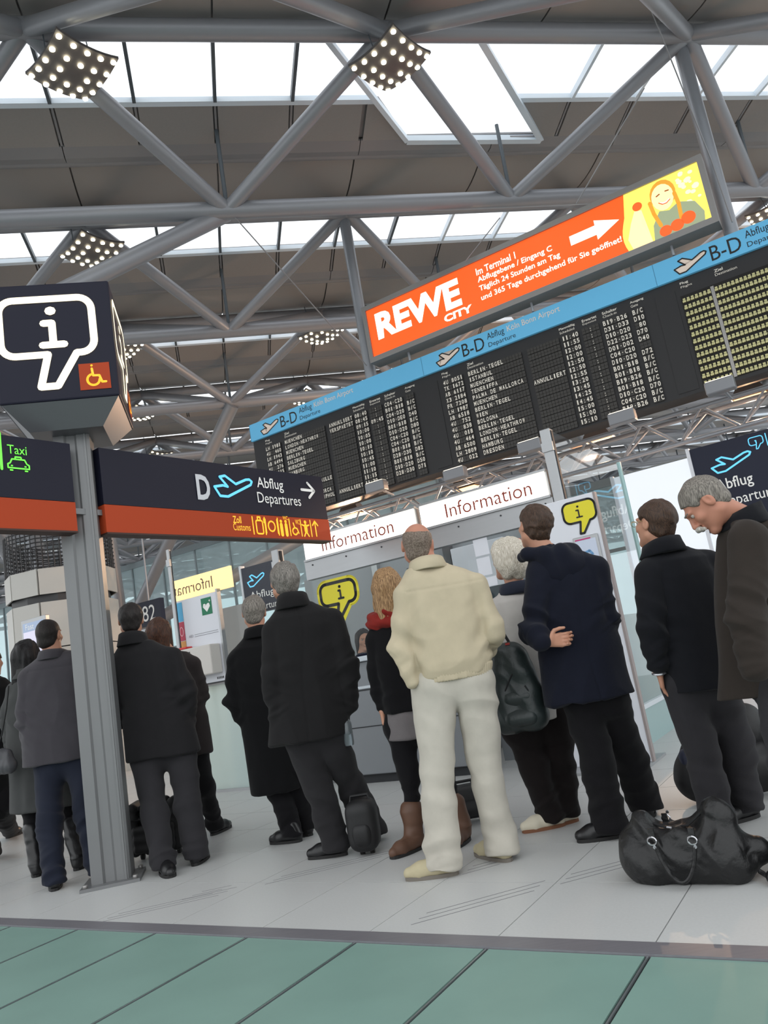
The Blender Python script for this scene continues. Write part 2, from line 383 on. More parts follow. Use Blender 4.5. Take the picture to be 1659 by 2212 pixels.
for j in range(-2, NBAY):
    dd = j*SD; dmid = G0[0]+dd
    cmin, cmax = min(-6.0, -.42*dmid-5), max(12.0, .78*dmid+6)
    win = empty('window_%d' % (j+3), kind='structure', label='glazed skylight strip in the shed roof' + (' over the info pylon' if j == 0 else ''))
    kk = range(int(math.floor((cmin-CB0)/(PC/4))), int(math.ceil((cmax-CB0)/(PC/4))))
    near = j <= 3
    ksplit = [k for k in kk]
    c_lo, c_hi = CB0+PC/4*kk[0], CB0+PC/4*(kk[-1]+1)
    if near:
        for k in ksplit:
            c0, c1 = CB0+PC/4*k, CB0+PC/4*(k+1)
            pn = [(c0+.035, P0_[0]), (c1-.035, P0_[0]), (c1-.035, P1_[0]), (c0+.035, P1_[0])]
            gl = [(c0, G0[0]), (c1, G0[0]), (c1, G1[0]), (c0, G1[0])]
            pieces = [(pn, m_panel, 'ceiling_panel', ceiling)]
            if j == 0:
                pieces = []
                keepL = clip(pn, *(halfplane(*LQ))) ; keepL2 = clip(pn, *[-v for v in halfplane(*LQ)])
                mid = lambda q: (sum(p[0] for p in q)/len(q), sum(p[1] for p in q)/len(q)) if len(q) > 2 else None
                def left_of(p, L):
                    t = (p[1]-L[0][1])/(L[1][1]-L[0][1]); return p[0] < L[0][0]+t*(L[1][0]-L[0][0])
                for q in (keepL, keepL2):
                    if len(q) > 2 and left_of(mid(q), LQ): pieces.append((q, m_panel, 'ceiling_panel', ceiling))
                for q in (clip(pn, *halfplane(*RQ)), clip(pn, *[-v for v in halfplane(*RQ)])):
                    if len(q) > 2 and not left_of(mid(q), RQ): pieces.append((q, m_panel, 'ceiling_panel', ceiling))
            if j == 0:
                full = [(c0, P0_[0]), (c1, P0_[0]), (c1, P1_[0]), (c0, P1_[0])]
                for L_, keep in ((LQ, True), (RQ, False)):
                    for q in (clip(full, *halfplane(*L_)), clip(full, *[-v for v in halfplane(*L_)])):
                        if len(q) > 2 and left_of(mid(q), L_) == keep: pieces.append((q, m_gut, 'roof_deck', ceiling))
            pieces.append((gl, m_sky, 'pane', win))
            for q, mm, nm, par in pieces:
                b = MB(); pts = [CD(x, d+dd, surfz(d)+(.06 if nm == 'roof_deck' else 0)) for x, d in q]
                if nm == 'pane': b.add(pts, [tuple(range(len(pts)))])
                else: b.slab(pts[::-1] if np.cross(pts[1]-pts[0], pts[2]-pts[0])[2] < 0 else pts, (0, 0, .03))
                b.build(nm, mm, par)
            skip = False
            if j == 0:
                skip = left_of((c0, G1[0]), RQ) and not left_of((c0, G0[0]+.5), LQ)
            if not skip:
                b = MB(); p, q = CD(c0, G0[0]+dd, G0[1]), CD(c0, G1[0]+dd, G1[1]); ax = (q-p)/np.linalg.norm(q-p)
                b.box((p+q)/2-eZ*.02, eC, ax, np.cross(eC, ax), .045, np.linalg.norm(q-p), .10); b.build('mullion', m_fdark if c0 < 4.5 else m_frame, win)
                b = MB(); p, q = CD(c0, P0_[0]+dd, P0_[1]), CD(c0, P1_[0]+dd, P1_[1]); ax = (q-p)/np.linalg.norm(q-p)
                b.box((p+q)/2+eZ*.025, eC, ax, np.cross(eC, ax), .03, np.linalg.norm(q-p), .03); b.build('panel_rib', m_gut, ceiling)
    else:
        strip(c_lo, c_hi, [P0_, P1_], 'ceiling_panel', m_panel, ceiling, dd=dd)
        b = MB(); b.add([CD(c_lo, G0[0]+dd, G0[1]), CD(c_hi, G0[0]+dd, G0[1]), CD(c_hi, G1[0]+dd, G1[1]), CD(c_lo, G1[0]+dd, G1[1])], [(0, 1, 2, 3)]); b.build('pane', m_sky, win)
        for k in kk:
            c0 = CB0+PC/4*k; b = MB(); p, q = CD(c0, G0[0]+dd, G0[1]), CD(c0, G1[0]+dd, G1[1]); ax = (q-p)/np.linalg.norm(q-p)
            b.box((p+q)/2, eC, ax, np.cross(eC, ax), .045, np.linalg.norm(q-p), .08); b.build('mullion', m_fdark, win)
    # sash at the lower edge of the glass; over the diagonal strip it is left open
    spans = [(c_lo, c_hi)]
    if j == 0: spans = [(c_lo, LQ[0][0]+(G1[0]-LQ[0][1])/(LQ[1][1]-LQ[0][1])*(LQ[1][0]-LQ[0][0])), (RQ[0][0]+(G1[0]-RQ[0][1])/(RQ[1][1]-RQ[0][1])*(RQ[1][0]-RQ[0][0]), c_hi)]
    for s0, s1 in spans:
        b = MB(); b.box(CD((s0+s1)/2, G1[0]+.045+dd, G1[1]-.01), eC, eD, eZ, s1-s0, .09, .08); b.build('sash', m_frame, win)
    # gutter band with rolled lip, then the curved sheet that rises to the next strip
    nseg = 5
    curve = [(C0[0]+(ENDD-C0[0])*t, C0[1]+(G0[1]+.02-C0[1])*(t**1.7)-.10*math.sin(math.pi*t)*.9) for t in [i/7 for i in range(8)]]
    k2 = range(int(math.floor((cmin-CB0)/(PC/2))), int(math.ceil((cmax-CB0)/(PC/2))))
    if near:
        for k in k2:
            c0, c1 = CB0+PC/2*k, CB0+PC/2*(k+1)
            strip(c0+.012, c1-.012, curve, 'curved_sheet', m_curved, ceiling, dd=dd)
            strip(c0+.006, c1-.006, [P1_, (P1_[0]+.18, P1_[1]-.05), B1_], 'gutter_sheet', m_gut, ceiling, dd=dd)
    else:
        strip(c_lo, c_hi, curve, 'curved_sheet', m_curved, ceiling, dd=dd); strip(c_lo, c_hi, [P1_, (P1_[0]+.18, P1_[1]-.05), B1_], 'gutter_sheet', m_gut, ceiling, dd=dd)
    strip(c_lo, c_hi, [(P0_[0]-.02, P0_[1]+.07), (P1_[0], P1_[1]+.07), (C0[0], C0[1]+.05)]+[(d_, z_+.06) for d_, z_ in curve[1:]], 'roof_deck', m_gut, ceiling, dd=dd) if j != 0 else [strip(c_lo, c_hi, [(P1_[0]+.01, P1_[1]+.07), (C0[0], C0[1]+.05)]+[(d_, z_+.06) for d_, z_ in curve[1:]], 'roof_deck', m_gut, ceiling, dd=dd)]
    rod('gutter_lip', CD(c_lo, B1_[0]+.05+dd, B1_[1]+.06), CD(c_hi, B1_[0]+.05+dd, B1_[1]+.06), .075, m_gut, ceiling)
# glass and frame of the diagonal strip
dw = empty('window_20', kind='structure', label='slanted glazed strip cutting through the ceiling panels')
q = [(LQ[0], LQ[1]), (RQ[0], RQ[1])]
b = MB(); b.add([CD(*p, surfz(p[1])+.03) for p in (LQ[0], RQ[0], RQ[1], LQ[1])], [(0, 1, 2, 3)]); b.build('pane', m_sky, dw)
for p0, p1, w in ((LQ[0], LQ[1], .07), (RQ[0], RQ[1], .09), (LQ[1], RQ[1], .1)):
    bb = MB(); a_ = CD(*p0, surfz(p0[1])); c_ = CD(*p1, surfz(p1[1])); ax = (c_-a_)/np.linalg.norm(c_-a_); sd = np.cross(ax, eZ); sd /= np.linalg.norm(sd)
    bb.box((a_+c_)/2, ax, sd, np.cross(ax, sd), np.linalg.norm(c_-a_), w, .09); bb.build('frame', m_frame, dw)
# space frame: upper nodes A half-way between the lower nodes B
for j in range(-1, NBAY):
    dA, dB = DB0-SD/2+SD*j, DB0+SD*j
    cmin, cmax = min(-5.0, -.42*dB-4), max(11.0, .78*dB+5)
    cn = [c for c in CNODES if cmin < c < cmax]; rn = 16 if j < 3 else 8
    tr = empty('roof_truss', CD(cn[0], dB, ZB), kind='structure', label='row %s of tubular grey steel roof truss' % ['nearest the camera', 'above the info pylon', 'above the advert box', 'behind the advert box'][j+1] if j < 3 else 'distant tubular grey steel roof truss')
    off = np.array(tr.location)
    rod('upper_chord', CD(cn[0]-PC, dA, ZA)-off, CD(cn[-1]+PC, dA, ZA)-off, .125, m_tube, tr, n=rn)
    rod('lower_chord', CD(cn[0]-PC, dB, ZB)-off, CD(cn[-1]+PC, dB, ZB)-off, .125, m_tube, tr, n=rn)
    for c in cn:
        nB = CD(c, dB, ZB)
        for sc in (-.5, .5):
            for sd in (-.5, .5):
                rod('diagonal', nB-off, CD(c+sc*PC, dB+sd*SD, ZA)-off, .10, m_tube, tr, n=rn)
        rod('hanger', nB-off, CD(c, dB-.05, ZA+.1)-off, .03, m_fdark, tr, n=8)
# ---- dished spotlight plates hanging below the upper nodes
m_plate = mat('grey_lamp_plate', (104, 100, 98), rough=.5, metal=.3)
m_bulb = emission('lit_spot_bulb', (255, 246, 214), 9.0)
def lamp_parts(size=.74):
    bpl = MB(); N = 8
    def dz(x, y): return .26*(x*x+y*y)/(size*size/2)*.5 + .05*x
    top, bot = [], []
    for i in range(N+1):
        for k in range(N+1):
            x, y = (i/N-.5)*size, (k/N-.5)*size; bot.append((x, y, dz(x, y))); top.append((x, y, dz(x, y)+.035))
    n1 = (N+1)*(N+1); fs = []
    for i in range(N):
        for k in range(N):
            q = (i*(N+1)+k, (i+1)*(N+1)+k, (i+1)*(N+1)+k+1, i*(N+1)+k+1); fs += [q[::-1], tuple(v+n1 for v in q)]
    rim = [i*(N+1) for i in range(N+1)] + [N*(N+1)+k for k in range(1, N+1)] + [i*(N+1)+N for i in range(N-1, -1, -1)] + [k for k in range(N-1, 0, -1)]
    for i in range(len(rim)):
        p, q = rim[i], rim[(i+1) % len(rim)]; fs.append((p, q, q+n1, p+n1))
    bpl.add(bot+top, fs)
    bb = MB(); bb.tube([(0, 0, -.012), (0, 0, .0)], .031, 10)
    spots = [((i-2)*.162, (k-2)*.162) for i in range(5) for k in range(5) if not (i == 2 and k == 2)]
    return bpl, bb, [(x, y, dz(x, y)-.004) for x, y in spots]
_pl, _bb, _spots = lamp_parts()
_plme = bpy.data.meshes.new('lamp_plate'); _plme.from_pydata(_pl.v, [], _pl.f); _plme.materials.append(m_plate)
_plme.polygons.foreach_set('use_smooth', [True]*len(_plme.polygons)); _plme.set_sharp_from_angle(angle=.6)
_bbme = bpy.data.meshes.new('bulb'); _bbme.from_pydata(_bb.v, [], _bb.f); _bbme.materials.append(m_bulb)
def spot_plate(c, d, label, full=True, z=HC+7.05):
    o = empty('spotlight_plate', CD(c, d, z), label=label, cat='ceiling lamp', group='dished spotlight plates under the roof truss')
    o.rotation_euler = (math.radians(-4), 0, -_az + math.radians(45-7))
    p = bpy.data.objects.new('plate', _plme); link(p, o)
    for s in _spots:
        q = bpy.data.objects.new('bulb', _bbme); q.location = s; link(q, o)
    Mi = o.matrix_world
    for sx in (-.3, .3):
        w = rod('hanging_wire', (sx, 0, .06), (sx*.9, .25*0+.1, 1.0), .008, m_fdark, o, n=6)
    return o
lampsat = [(-.93, 8.02, 'square plate of spotlights at the skylight, left of the slanted glazed strip'), (2.78, 7.92, 'square plate of spotlights in front of the slanted glazed strip'),
           (-1.36, 11.8, 'square plate of spotlights above the info cube'), (2.73, 15.5, 'square plate of spotlights beside the left end of the advert box')]
for c, d, l in lampsat: spot_plate(c, d, l)
for c, d in ((-1.45, 15.5), (2.75, 19.3), (-1.45, 19.3), (2.75, 23.1), (-1.45, 23.1), (-1.45, 26.9), (2.75, 26.9), (7.0, 23.1), (11.2, 23.1), (7.0, 26.9)):
    spot_plate(c, d, 'small far plate of spotlights ' + ('behind the info cube and its sign' if c < 0 else ('over the left end of the departure board' if c < 5 else 'seen below the departure board')))
_p = CAM+ray(1668, 470)*(7.05/ray(1668, 470)[2]); spot_plate(np.dot(_p, eC), np.dot(_p, eD)+.0, 'plate of spotlights behind the right end of the departure board')

# ---- struts that carry the advert box and the board
m_strut = mat('galvanised_strut', (150, 154, 160), rough=.4, metal=.4)
m_wire = mat('steel_wire', (150, 150, 152), rough=.4, metal=.6)
struts = []
for q, l in (((742, 465), 'left'), ((1467, 95), 'right')):
    d = ray(*q); P = CAM+d*((ZA-HC)/d[2])
    st = rod('hanger_strut', P, P-eZ*3.03, .095, m_strut, None, label='vertical grey steel hanger behind the %s end of the advert box' % l, cat='steel hanger', group='board hangers')
    struts.append(P)
def wire(q0, D0, q1, D1, label):
    return rod('tension_wire', atd(*q0, D0), atd(*q1, D1), .009, m_wire, None, n=6, label=label, cat='wire', group='thin bracing wires')
wire((508, 470), 9.8, (792, 790), 11.9, 'thin steel wire running down to the left hanger strut')
wire((1398, 0), 8.2, (1536, 345), 9.3, 'thin steel wire running down to the right end of the advert box')
wire((1536, 345), 9.1, (1582, 480), 9.0, 'thin steel rod along the right hanger strut')
wire((1392, 190), 9.0, (1245, 440), 10.0, 'thin steel wire above the advert arrow')
wire((1080, 470), 10.5, (1005, 565), 10.8, 'thin steel wire above the advert text')

# ================================================================== ADVERT LIGHT BOX
m_alu = mat('grey_aluminium_frame', (150, 148, 146), rough=.4, metal=.5)
m_white = mat('white_print', (245, 245, 242), rough=.5)
m_black = mat('black_print', (18, 18, 20), rough=.5)
m_orange = emission('lit_orange_poster', (243, 88, 28), .95)
m_litwhite = emission('lit_white_print', (255, 252, 240), 1.35)
FB = Face(AB(0, 10.30, 0), -eA)
ad = empty('advert_light_box', FB.P(-3.25, 5.78, -.15), label='long orange backlit supermarket advert box under the roof', cat='advert sign')
def rel(F, e):
    G = Face(F.o-np.array(e.location), F.x); G.px = F.px; return G
R = rel(FB, ad)
boxo(R, -5.93, -.57, 5.80, 6.77, -.26, -.01, 'housing', m_alu, ad)
for x0, x1, y0, y1 in ((-5.93, -.57, 5.80, 5.885), (-5.93, -.57, 6.69, 6.77), (-5.93, -5.86, 5.885, 6.69), (-.64, -.57, 5.885, 6.69)):
    boxo(R, x0, x1, y0, y1, -.01, .03, 'frame', m_alu, ad)
rect(R, -5.86, -.64, 5.885, 6.69, .0, 'poster', m_orange, ad)
text(R, 'REWE', -5.72, 6.13, -4.19, 6.58, .004, m_litwhite, ad, bold=.045, slant=.0)
text(R, 'CITY', -4.53, 5.965, -4.05, 6.085, .004, m_litwhite, ad, bold=.04)
for s, y, x1 in (('Im Terminal 1', 6.50, -3.24), ('Abflugebene / Eingang C', 6.36, -2.70), ('Täglich 24 Stunden am Tag', 6.22, -2.61), ('und 365 Tage durchgehend für Sie geöffnet!', 6.07, -1.76)):
    text(R, s, -3.88, y-.025, x1, y+.085, .004, m_litwhite, ad, bold=.012)
poly(R, [(-2.43, 6.31), (-2.06, 6.31), (-2.06, 6.235), (-1.73, 6.385), (-2.06, 6.525), (-2.06, 6.45), (-2.43, 6.45)], .004, 'arrow', m_litwhite, ad)
# photo end of the poster: a stand-in print of a smiling child with fruit
m_yel = emission('lit_yellow_foliage_print', (250, 222, 96), 1.1); m_skin_p = emission('lit_skin_print', (255, 214, 160), 1.1)
m_shirt_p = emission('lit_grey_green_print', (150, 160, 128), .8); m_hair_p = emission('lit_golden_hair_print', (214, 150, 50), .9); m_app_p = emission('lit_red_apple_print', (236, 92, 36), .95)
m_brown_p = emission('lit_brown_print', (150, 80, 30), .8); m_pale_p = emission('lit_pale_leaf_print', (255, 244, 170), 1.3)
wave = [(-1.67+.07*math.sin(1.2+4.6*t), 6.69-.805*t) for t in [i/10 for i in range(11)]]
poly(R, wave+[(-.64, 5.885), (-.64, 6.69)], .003, 'poster_photo', m_yel, ad)
rnd = random.Random(3)
for _ in range(16):
    x, y, r = rnd.uniform(-.92, -.68), rnd.uniform(6.2, 6.64), rnd.uniform(.02, .05)
    poly(R, [(x+r*math.cos(k), y+r*.8*math.sin(k)) for k in [i*.9 for i in range(7)]], .0034, 'poster_photo', m_pale_p, ad)
ell = lambda cx, cy, rx, ry, n=18: [(cx+rx*math.cos(2*math.pi*i/n), cy+ry*math.sin(2*math.pi*i/n)) for i in range(n)]
poly(R, [(-1.36, 5.885), (-1.33, 6.1), (-1.22, 6.26), (-1.1, 6.22), (-.97, 6.28), (-.78, 6.2), (-.70, 6.02), (-.72, 5.885)], .0042, 'poster_photo', m_shirt_p, ad)
poly(R, [(-1.64, 5.885), (-1.68, 6.05), (-1.6, 6.25), (-1.52, 6.4), (-1.43, 6.38), (-1.46, 6.2), (-1.40, 5.98), (-1.38, 5.885)], .0044, 'poster_photo', m_skin_p, ad)
poly(R, ell(-1.13, 6.47, .165, .20), .0046, 'poster_photo', m_hair_p, ad)
poly(R, ell(-1.14, 6.43, .14, .185), .005, 'poster_photo', m_skin_p, ad)
for x0, x1 in ((-1.31, -1.24), (-.99, -.98)):
    stroke(R, [([(x0, 6.42), (x0+.02, 6.25), (x1, 6.06)], False)], .05, .0054, 'poster_photo', m_hair_p, ad)
for x, y, r in ((-1.47, 6.45, .065), (-1.2, 5.965, .08), (-1.05, 5.98, .085), (-.9, 6.02, .09)):
    poly(R, ell(x, y, r, r*.95), .0056, 'poster_photo', m_app_p, ad)
stroke(R, [([(-1.21, 6.47), (-1.17, 6.485)], False), ([(-1.09, 6.495), (-1.05, 6.49)], False)], .018, .006, 'poster_photo', m_brown_p, ad)
stroke(R, [([(-1.20, 6.37), (-1.16, 6.335), (-1.11, 6.33), (-1.06, 6.36)], False)], .014, .006, 'poster_photo', m_app_p, ad)
stroke(R, [([(-1.19, 6.365), (-1.15, 6.345), (-1.11, 6.345), (-1.07, 6.365)], False)], .018, .0058, 'poster_photo', m_litwhite, ad)
for sx in (-5.3, -3.2, -1.2):
    rod('stay', R.P(sx, 5.8, -.13), R.P(sx, 5.66, -.13), .02, m_strut, ad, n=8)

# ================================================================== DEPARTURE BOARD
m_blue = mat('sky_blue_header', (96, 178, 220), rough=.5, emit=(96, 178, 220), estr=.12)
m_flap = mat('black_split_flap', (40, 39, 38), rough=.55, var=.15, vscale=30)
m_case = mat('black_board_case', (34, 34, 36), rough=.6)
m_letter = mat('white_flap_letter', (238, 232, 220), rough=.6)
m_navy = mat('dark_navy_print', (16, 24, 40), rough=.5)
m_cream = mat('cream_print', (238, 220, 205), rough=.5)
FBD = Face(AB(0, 10.45, 0), -eA)
bd = empty('departure_board', FBD.P(-4, 3.79, -.2), label='long black split-flap departure board with sky blue header', cat='departure board')
R = rel(FBD, bd); XL, XR, PITCHX = -8.72, 2.2, 3.617
boxo(R, XL, XR, 3.79, 5.64, -.40, -.02, 'case', m_case, bd)
boxo(R, XL, XR, 5.335, 5.645, -.02, .03, 'header', m_blue, bd)
ROWS1 = [('LH 1981', 'MUENCHEN', 'ANNUKLIERT', '08:40', '', 'C04-C20', ''), ('4U  460', 'LONDON-HEATHROW', 'VERSPAETET', '08:45', '', 'B01-B18', 'B/C'),
 ('LH 1943', 'MUENCHEN', '', '09:15', '09:45', 'C04-D20', 'B/C'), ('AB 6494', 'BERLIN-TEGEL', '', '10:00', '', 'D10-DE0', 'D40'), ('4U  276', 'SALZBURG', '', '10:05', '', 'B01-B18', 'B/C'),
 ('LH 1115', 'MUENCHEN', '', '10:00', '', 'D10-D20', 'D80'), ('4U  010', 'HAMBURG', '', '10:10', '', 'C04-C20', 'B/C'), ('', '', '', '10:10', '', 'C04-C20', 'B/C'), ('', '', '', '10:45', '', 'B01-B18', 'B/C'),
 ('', 'PARIS CH.DE GAULLE', '', '11:00', '', 'D28-D30', 'D82'), ('', '', '', '11:10', '', 'B01-B18', 'B/C'), ('', 'PALMA DE MALLORCA', '', '11:15', '', 'D10-D20', 'D50'), ('', 'AMSTERDAM-SCHIPHOL', 'ANNULLIERT', '11:30', '', 'D28-D30', 'D71'), ('', '', '', '', '', '', '')]
ROWS2 = [('4U 8051', 'BERLIN-TEGEL', '', '11:40', '', 'B19-B26', 'B/C'), ('TK 1672', 'ISTANBUL', '', '11:55', '', 'D31-D33', 'D10'), ('AB 6117', 'MUENCHEN', '', '12:00', '', 'D10-D20', ' 80'),
 ('X3 2184', 'TENERIFFA', '', '12:00', '', 'D22-D23', 'D70'), ('FR 7208', 'PALMA DE MALLORCA', '', '12:50', '', 'D01-D02', 'D40'), ('LH 1987', 'MUENCHEN', 'ANNULLIERT', '12:50', '', 'C04-C20', ''),
 ('AB 6518', 'BERLIN-TEGEL', '', '12:55', '', 'D10-D20', 'D72'), ('4U  752', 'WIEN', '', '13:20', '', 'B01-B18', 'B/C'), ('4U  838', 'BOLOGNA', '', '13:45', '', 'B01-B18', 'B/C'), ('4U  018', 'BERLIN-TEGEL', '', '14:25', '', 'B19-B26', 'B/C'),
 ('4U  464', 'LONDON-HEATHROW', '', '14:45', '', 'B01-B18', 'B/C'), ('AB 6500', 'BERLIN-TEGEL', '', '15:00', '', 'D10-C20', 'D70'), ('LH 2809', 'HAMBURG', '', '15:00', '', 'C04-C20', 'B/C'), ('4U  022', 'DRESDEN', '', '15:10', '', 'B19-B26', 'B/C')]
RP = .0957
m_cells = mat('split_flap_cells', (48, 46, 43), rough=.5)
for p, rows in enumerate((ROWS1, ROWS2)):
    x0 = -8.70+p*PITCHX
    for r, (fl, de, re_, ti, ex, ck, ga) in enumerate(rows):
        y = 5.078-r*RP
        for (cx, n), txt in zip(((-8.44, 7), (-8.006, 18), (-7.035, 10), (-6.503, 5), (-6.207, 5), (-5.909, 7), (-5.50, 3)), (fl, de, re_, ti, ex or '  :  ', ck, ga)):
            row = MB()
            for k in range(n):
                xx = cx+p*PITCHX+k*.049
                R.box(row, xx+.002, xx+.047, y-.012, y+.029, -.004, .003); R.box(row, xx+.002, xx+.047, y+.032, y+.074, -.004, .003)
            ro = row.build('flap_field', m_cells, bd, kind='stuff')
            if txt.strip(): mono(R, [(txt, cx+p*PITCHX, y)], .0045, m_letter, ro)
    for s1, s2, xx in (('Flug', 'Flight', -8.44), ('Ziel', 'Destination', -8.0), ('Planmäßig', 'Scheduled', -6.52), ('Erwartet', 'Expected', -6.18), ('Schalter', 'Check-in', -5.89), ('Ausgang', 'Gate', -5.5)):
        text(R, s1, xx+p*PITCHX, 5.245, xx+p*PITCHX+.026*len(s1), 5.285, -.015, m_letter, bd, bold=.015)
        text(R, s2, xx+p*PITCHX, 5.195, xx+p*PITCHX+.024*len(s2), 5.23, -.015, m_letter, bd)
for p in range(3):
    x = p*PITCHX
    poly(R, unitpts(PLANE, -8.47+x, 5.38, .42, .20), .032, 'pictogram', m_cream, bd)
    stroke(R, [(unitpts(PLANE, -8.47+x, 5.38, .42, .20), True)], .018, .034, 'pictogram', m_black, bd)
    text(R, 'B-D', -8.01+x, 5.385, -7.64+x, 5.585, .032, m_black, bd)
    text(R, 'Abflug', -7.58+x, 5.475, -7.30+x, 5.605, .032, m_navy, bd)
    text(R, 'Departure', -7.58+x, 5.365, -7.14+x, 5.455, .032, m_navy, bd)
    text(R, 'Köln Bonn Airport', -7.25+x, 5.485, -6.43+x, 5.60, .032, m_cream, bd)
    boxo(R, -8.72+x-.004, -8.72+x+.004, 5.335, 5.645, .03, .0315, 'header_joint', mat('header_joint_blue', (70, 140, 180)), bd)
    boxo(R, -5.18+x, -4.92+x, 3.84, 5.20, -.02, -.012, 'divider', m_case, bd)
for s1, s2, xx in (('Flug', 'Flight', -1.22), ('Ziel', 'Destination', -.79)):
    text(R, s1, xx, 5.245, xx+.026*len(s1), 5.285, -.015, m_letter, bd, bold=.015); text(R, s2, xx, 5.195, xx+.024*len(s2), 5.23, -.015, m_letter, bd)
# third panel: all flaps turned to the pale yellow blank
m_slat = mat('pale_olive_flap', (196, 192, 140), rough=.5, var=.35, vscale=22, stretch=(1, 1, 3))
m_slat2 = mat('dark_slot', (24, 22, 20), rough=.8)
boxo(R, -1.25, XR, 3.84, 5.10, -.02, -.012, 'slot_bed', m_slat2, bd)
for r in range(13):
    y = 5.06-r*RP
    for x0, x1 in ((-1.24, -.88), (-.84, .6), (.64, XR)):
        b = MB(); n = int((x1-x0)/.049)
        for k in range(n):
            xx = x0+k*(x1-x0)/n
            R.box(b, xx+.004, xx+.045, y-.062, y-.036, -.012, .010); R.box(b, xx+.010, xx+.041, y-.030, y-.006, -.012, .002)
        b.build('blank_flap_row', m_slat, bd, kind='stuff')
boxo(R, -.88, -.84, 3.84, 5.08, -.012, .0, 'divider', m_alu, bd)
# flood lights along the board's lower edge
m_flood = mat('grey_flood_housing', (128, 130, 134), rough=.45, metal=.4)
for k, (px, py) in enumerate(((815, 1050), (985, 1022), (1147, 962), (1345, 900), (1556, 832))):
    x, y = FBD.px(px, py, .35); fl = empty('board_floodlight', FBD.P(x, y, .35), label='grey flat floodlight on an arm below the board, ' + ['by its left end', 'under the first pair of flap panels', 'above the lit information panels', 'by the glass door post', 'under the pale yellow flaps'][k], cat='floodlight', group='floodlights along the board')
    G = Face((0, 0, 0), -eA)
    b = MB(); G.box(b, -.17, .17, -.10, .06, -.05, .10); ho = b.build('housing', m_flood, fl); bevel(ho, .015)
    b = MB(); G.box(b, -.15, .15, .055, .065, -.04, .09); b.build('lens', emission('flood_lens', (255, 240, 210), 2.0), fl)
    rod('arm', G.P(0, -.03, -.02), G.P(.05, -.12, -.36), .018, m_strut, fl, n=8)
# triangular lattice beam below and behind the board
lb = empty('lattice_beam', FBD.P(-3, 3.6, -.6), label='grey lattice beam running behind the lower edge of the board', cat='steel beam')
RL = rel(FBD, lb)
for y, z in ((3.72, -.5), (3.72, -.9), (3.35, -.7)): rod('chord', RL.P(-8.2, y, z), RL.P(2.2, y, z), .035, m_strut, lb, n=8)
for k in range(13):
    x = -8.2+k*.8
    for x1 in (x-.4, x+.4):
        rod('lattice_bar', RL.P(x, 3.35, -.7), RL.P(x1, 3.72, -.5), .018, m_strut, lb, n=6); rod('lattice_bar', RL.P(x, 3.35, -.7), RL.P(x1, 3.72, -.9), .018, m_strut, lb, n=6)
# warm pendant floods further back
m_warm = emission('warm_lamp_lens', (255, 206, 150), 1.6); m_lh = mat('dark_lamp_housing', (60, 58, 58), rough=.5)
for k, (px, py, D) in enumerate(((762, 1112, 13.5), (1008, 1055, 13.0), (1293, 948, 12.5), (1622, 858, 10.5))):
    P = atd(px, py, D); pl = empty('warm_pendant_light', P, label='warm glowing pendant floodlight ' + ['over the first information panel', 'over the joint of the information panels', 'seen through the glass door', 'below the pale yellow flaps'][k], cat='pendant light', group='warm floodlights behind the booth')
    b = MB(); G = Face((0, 0, 0), -eA)
    b.add([G.P(-.24, 0, -.16), G.P(.24, 0, -.16), G.P(.24, 0, .16), G.P(-.24, 0, .16), G.P(-.12, .22, -.08), G.P(.12, .22, -.08), G.P(.12, .22, .08), G.P(-.12, .22, .08)], [(4, 5, 1, 0), (5, 6, 2, 1), (6, 7, 3, 2), (7, 4, 0, 3), (7, 6, 5, 4)])
    b.build('housing', m_lh, pl)
    b = MB(); b.add([G.P(-.21, -.004, -.13), G.P(.21, -.004, -.13), G.P(.21, -.004, .13), G.P(-.21, -.004, .13)], [(0, 1, 2, 3), (3, 2, 1, 0)]); b.build('lens', m_warm, pl)
    rod('stem', G.P(0, .2, 0), G.P(0, 1.6, 0), .015, m_lh, pl, n=8)
    ld = bpy.data.lights.new('warm_flood', 'POINT'); ld.energy = 260; ld.color = (1, .60, .36); ld.shadow_soft_size = .03
    lo = bpy.data.objects.new('lamp_glow', ld); lo.location = tuple(G.P(0, -.2, 0)); link(lo, pl)

# ================================================================== SIGN PYLON
m_post = mat('grey_painted_post', (122, 123, 124), rough=.45, metal=.4, var=.05, vscale=5)
m_navysign = mat('dark_navy_sign_sheet', (22, 23, 40), rough=.5, spec=.25)
m_redsign = mat('brick_orange_sign_sheet', (172, 66, 34), rough=.6, spec=.2)
m_neon = emission('lit_cream_tube', (255, 240, 206), 1.15)
m_green = emission('lit_green_pictogram', (110, 240, 70), .75)
m_cyan = emission('lit_light_blue_pictogram', (96, 196, 240), .85)
m_yellowp = emission('lit_yellow_pictogram', (250, 190, 40), .75)
m_greyp = mat('light_grey_print', (205, 208, 214), rough=.5)
PP = np.array([-2.10, 5.30, 0.0])
post = empty('sign_post', PP, label='grey channel section steel sign post with bolted foot plate', cat='sign post')
dS = eB*math.cos(math.radians(5.4)) - eA*math.sin(math.radians(5.4)); nS = np.cross(dS, eZ)
b = MB()
